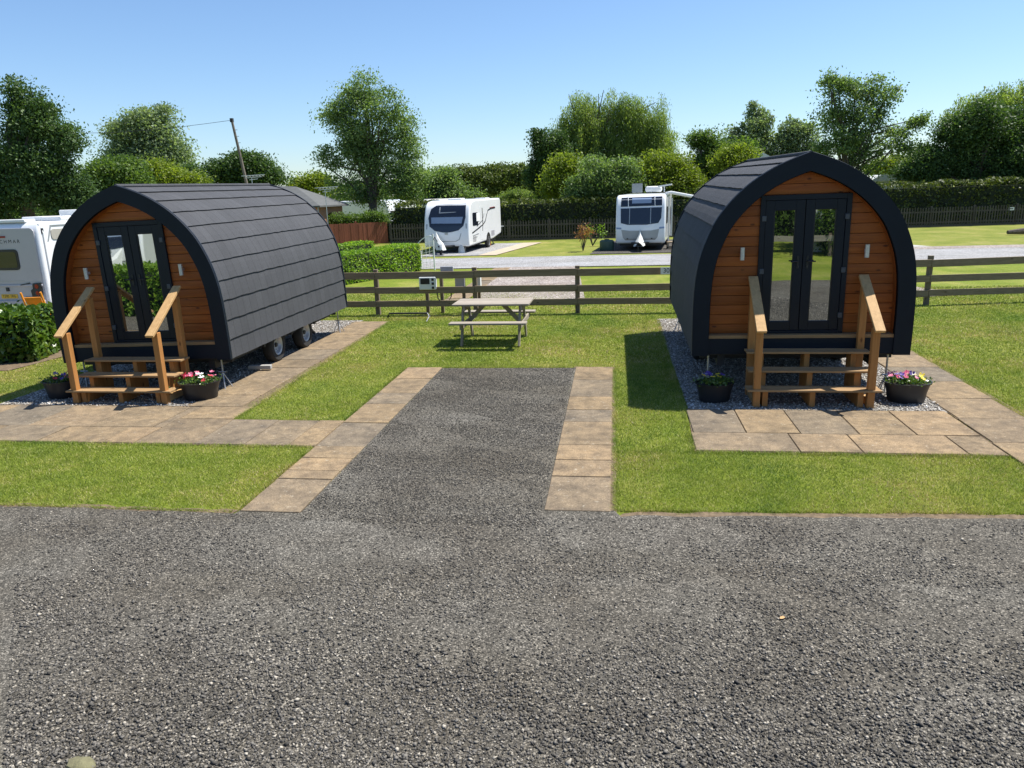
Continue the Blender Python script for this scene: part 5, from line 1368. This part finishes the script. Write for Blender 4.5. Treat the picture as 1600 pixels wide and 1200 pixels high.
# ---------------------------------------------------------------- small planting on the far verge
def small_shrub(label, px, py, leaf, h, sp, seed, n=60):
    x, y = G(px, py); t = thing('young_shrub', label, 'shrub', (x, y, 0), 0, 'young shrubs on the verge'); r = random.Random(seed); m = MB(); tips = []
    for i in range(7):
        a = r.uniform(0, 6.28); e = Vector((math.cos(a) * sp * r.uniform(.3, 1), math.sin(a) * sp * .6, h * r.uniform(.6, 1))); m.tube([(0, 0, 0), e * .5 + Vector((0, 0, .08)), e], [.025, .015, .006], 5); tips.append(e)
    m.build('stems', 'bark', t)
    c = np.array([list(tips[RS.randint(len(tips))] + Vector(RS.normal(0, .11, 3)) * 1.1) for _ in range(n * 6)]); fastmesh('leaves', leaves(c, .05), 4, 'leaf_' + leaf, t)


small_shrub('rust coloured young shrub left of the silver nosed caravan', 911, 392, 'rust', 1.15, .35, 1, 75)
small_shrub('lime green young shrub nearest the silver nosed caravan', 926, 384, 'box', 1.0, .55, 2, 40)
x, y = G(1600, 366); t = thing('flower_bed_log', 'dark log lying on the grass at the far right edge', 'log', (x, y, 0)); m = MB(); m.tube([(-.8, 0, .12), (0, .1, .16), (.8, 0, .12)], [.1, .16, .12], 8); m.build('log', 'bark', t)
x, y = G(130, 1192); t = thing('rock', 'mossy rock half buried in the gravel at the bottom left', 'rock', (x, y - .02, 0))
m = MB(); prf = [(.001, .035), (.03, .033), (.055, .022), (.07, 0), (.07, -.01)]; m.lathe(prf, n=11, sx=1.25, sy=.8); m.v = [(a * (1 + .12 * math.sin(7 * b * 20)), b, c + .006 * math.sin(a * 90)) for a, b, c in m.v]; m.build('stone', 'rock', t, smooth=True)
t = thing('rail_fence', 'timber rail fence seen reflected in the right pod door glass', 'fence', (0, -5.2, 0), 0)
for i in range(9):
    m = MB(); m.box(-2 + i * 2.2, -1.9 + i * 2.2, 0, .1, 0, .75); m.build('post', 'fence_z', t)
    if i < 8: m = MB(); m.box(-1.95 + i * 2.2, .25 + i * 2.2, .1, .14, .5, .68); m.build('rail', 'table', t)
t = thing('service_cabinet', 'white service cabinet reflected in the right leaf of the right pod door', 'cabinet', (6.5, -6.4, 0)); m = MB(); m.box(-.35, .35, -.3, .3, 0, 1.9); m.build('body', 'white2', t, bevel=.02)
m = MB(); m.box(-.5, .5, -.42, .42, 1.9, 2.0); m.build('roof', 'beige', t, bevel=.02); m = MB(); m.box(-.28, .28, .3, .32, .2, 1.8); m.build('door', 'white', t, bevel=.005)
c = dup(V1); c.location = (-18.5, -3.5, 0); c.rotation_euler = (0, 0, R(165)); c['label'] = 'white caravan seen only as a reflection high in the left pod door glass'
t = thing('wheel_chock', 'pale concrete block under the front edge of the left pod', 'block', (-6.02, 11.9, 0), .1); m = MB(); m.box(-.28, .12, -.04, .05, 0.03, .10); m.build('block', 'concrete', t, bevel=.01)

x, y = G(1222, 968); t = thing('fallen_leaf', 'single small yellow leaf lying on the gravel at lower right', 'leaf', (x, y, 0), .5)
m = MB(); m.add([(-.02, 0, .012), (-.008, .012, .018), (.012, .01, .02), (.024, 0, .014), (.01, -.011, .016), (-.009, -.01, .014), (0, 0, .012)], [(0, 1, 6), (1, 2, 6), (2, 3, 6), (3, 4, 6), (4, 5, 6), (5, 0, 6)]); m.build('blade', 'steps_y', t)
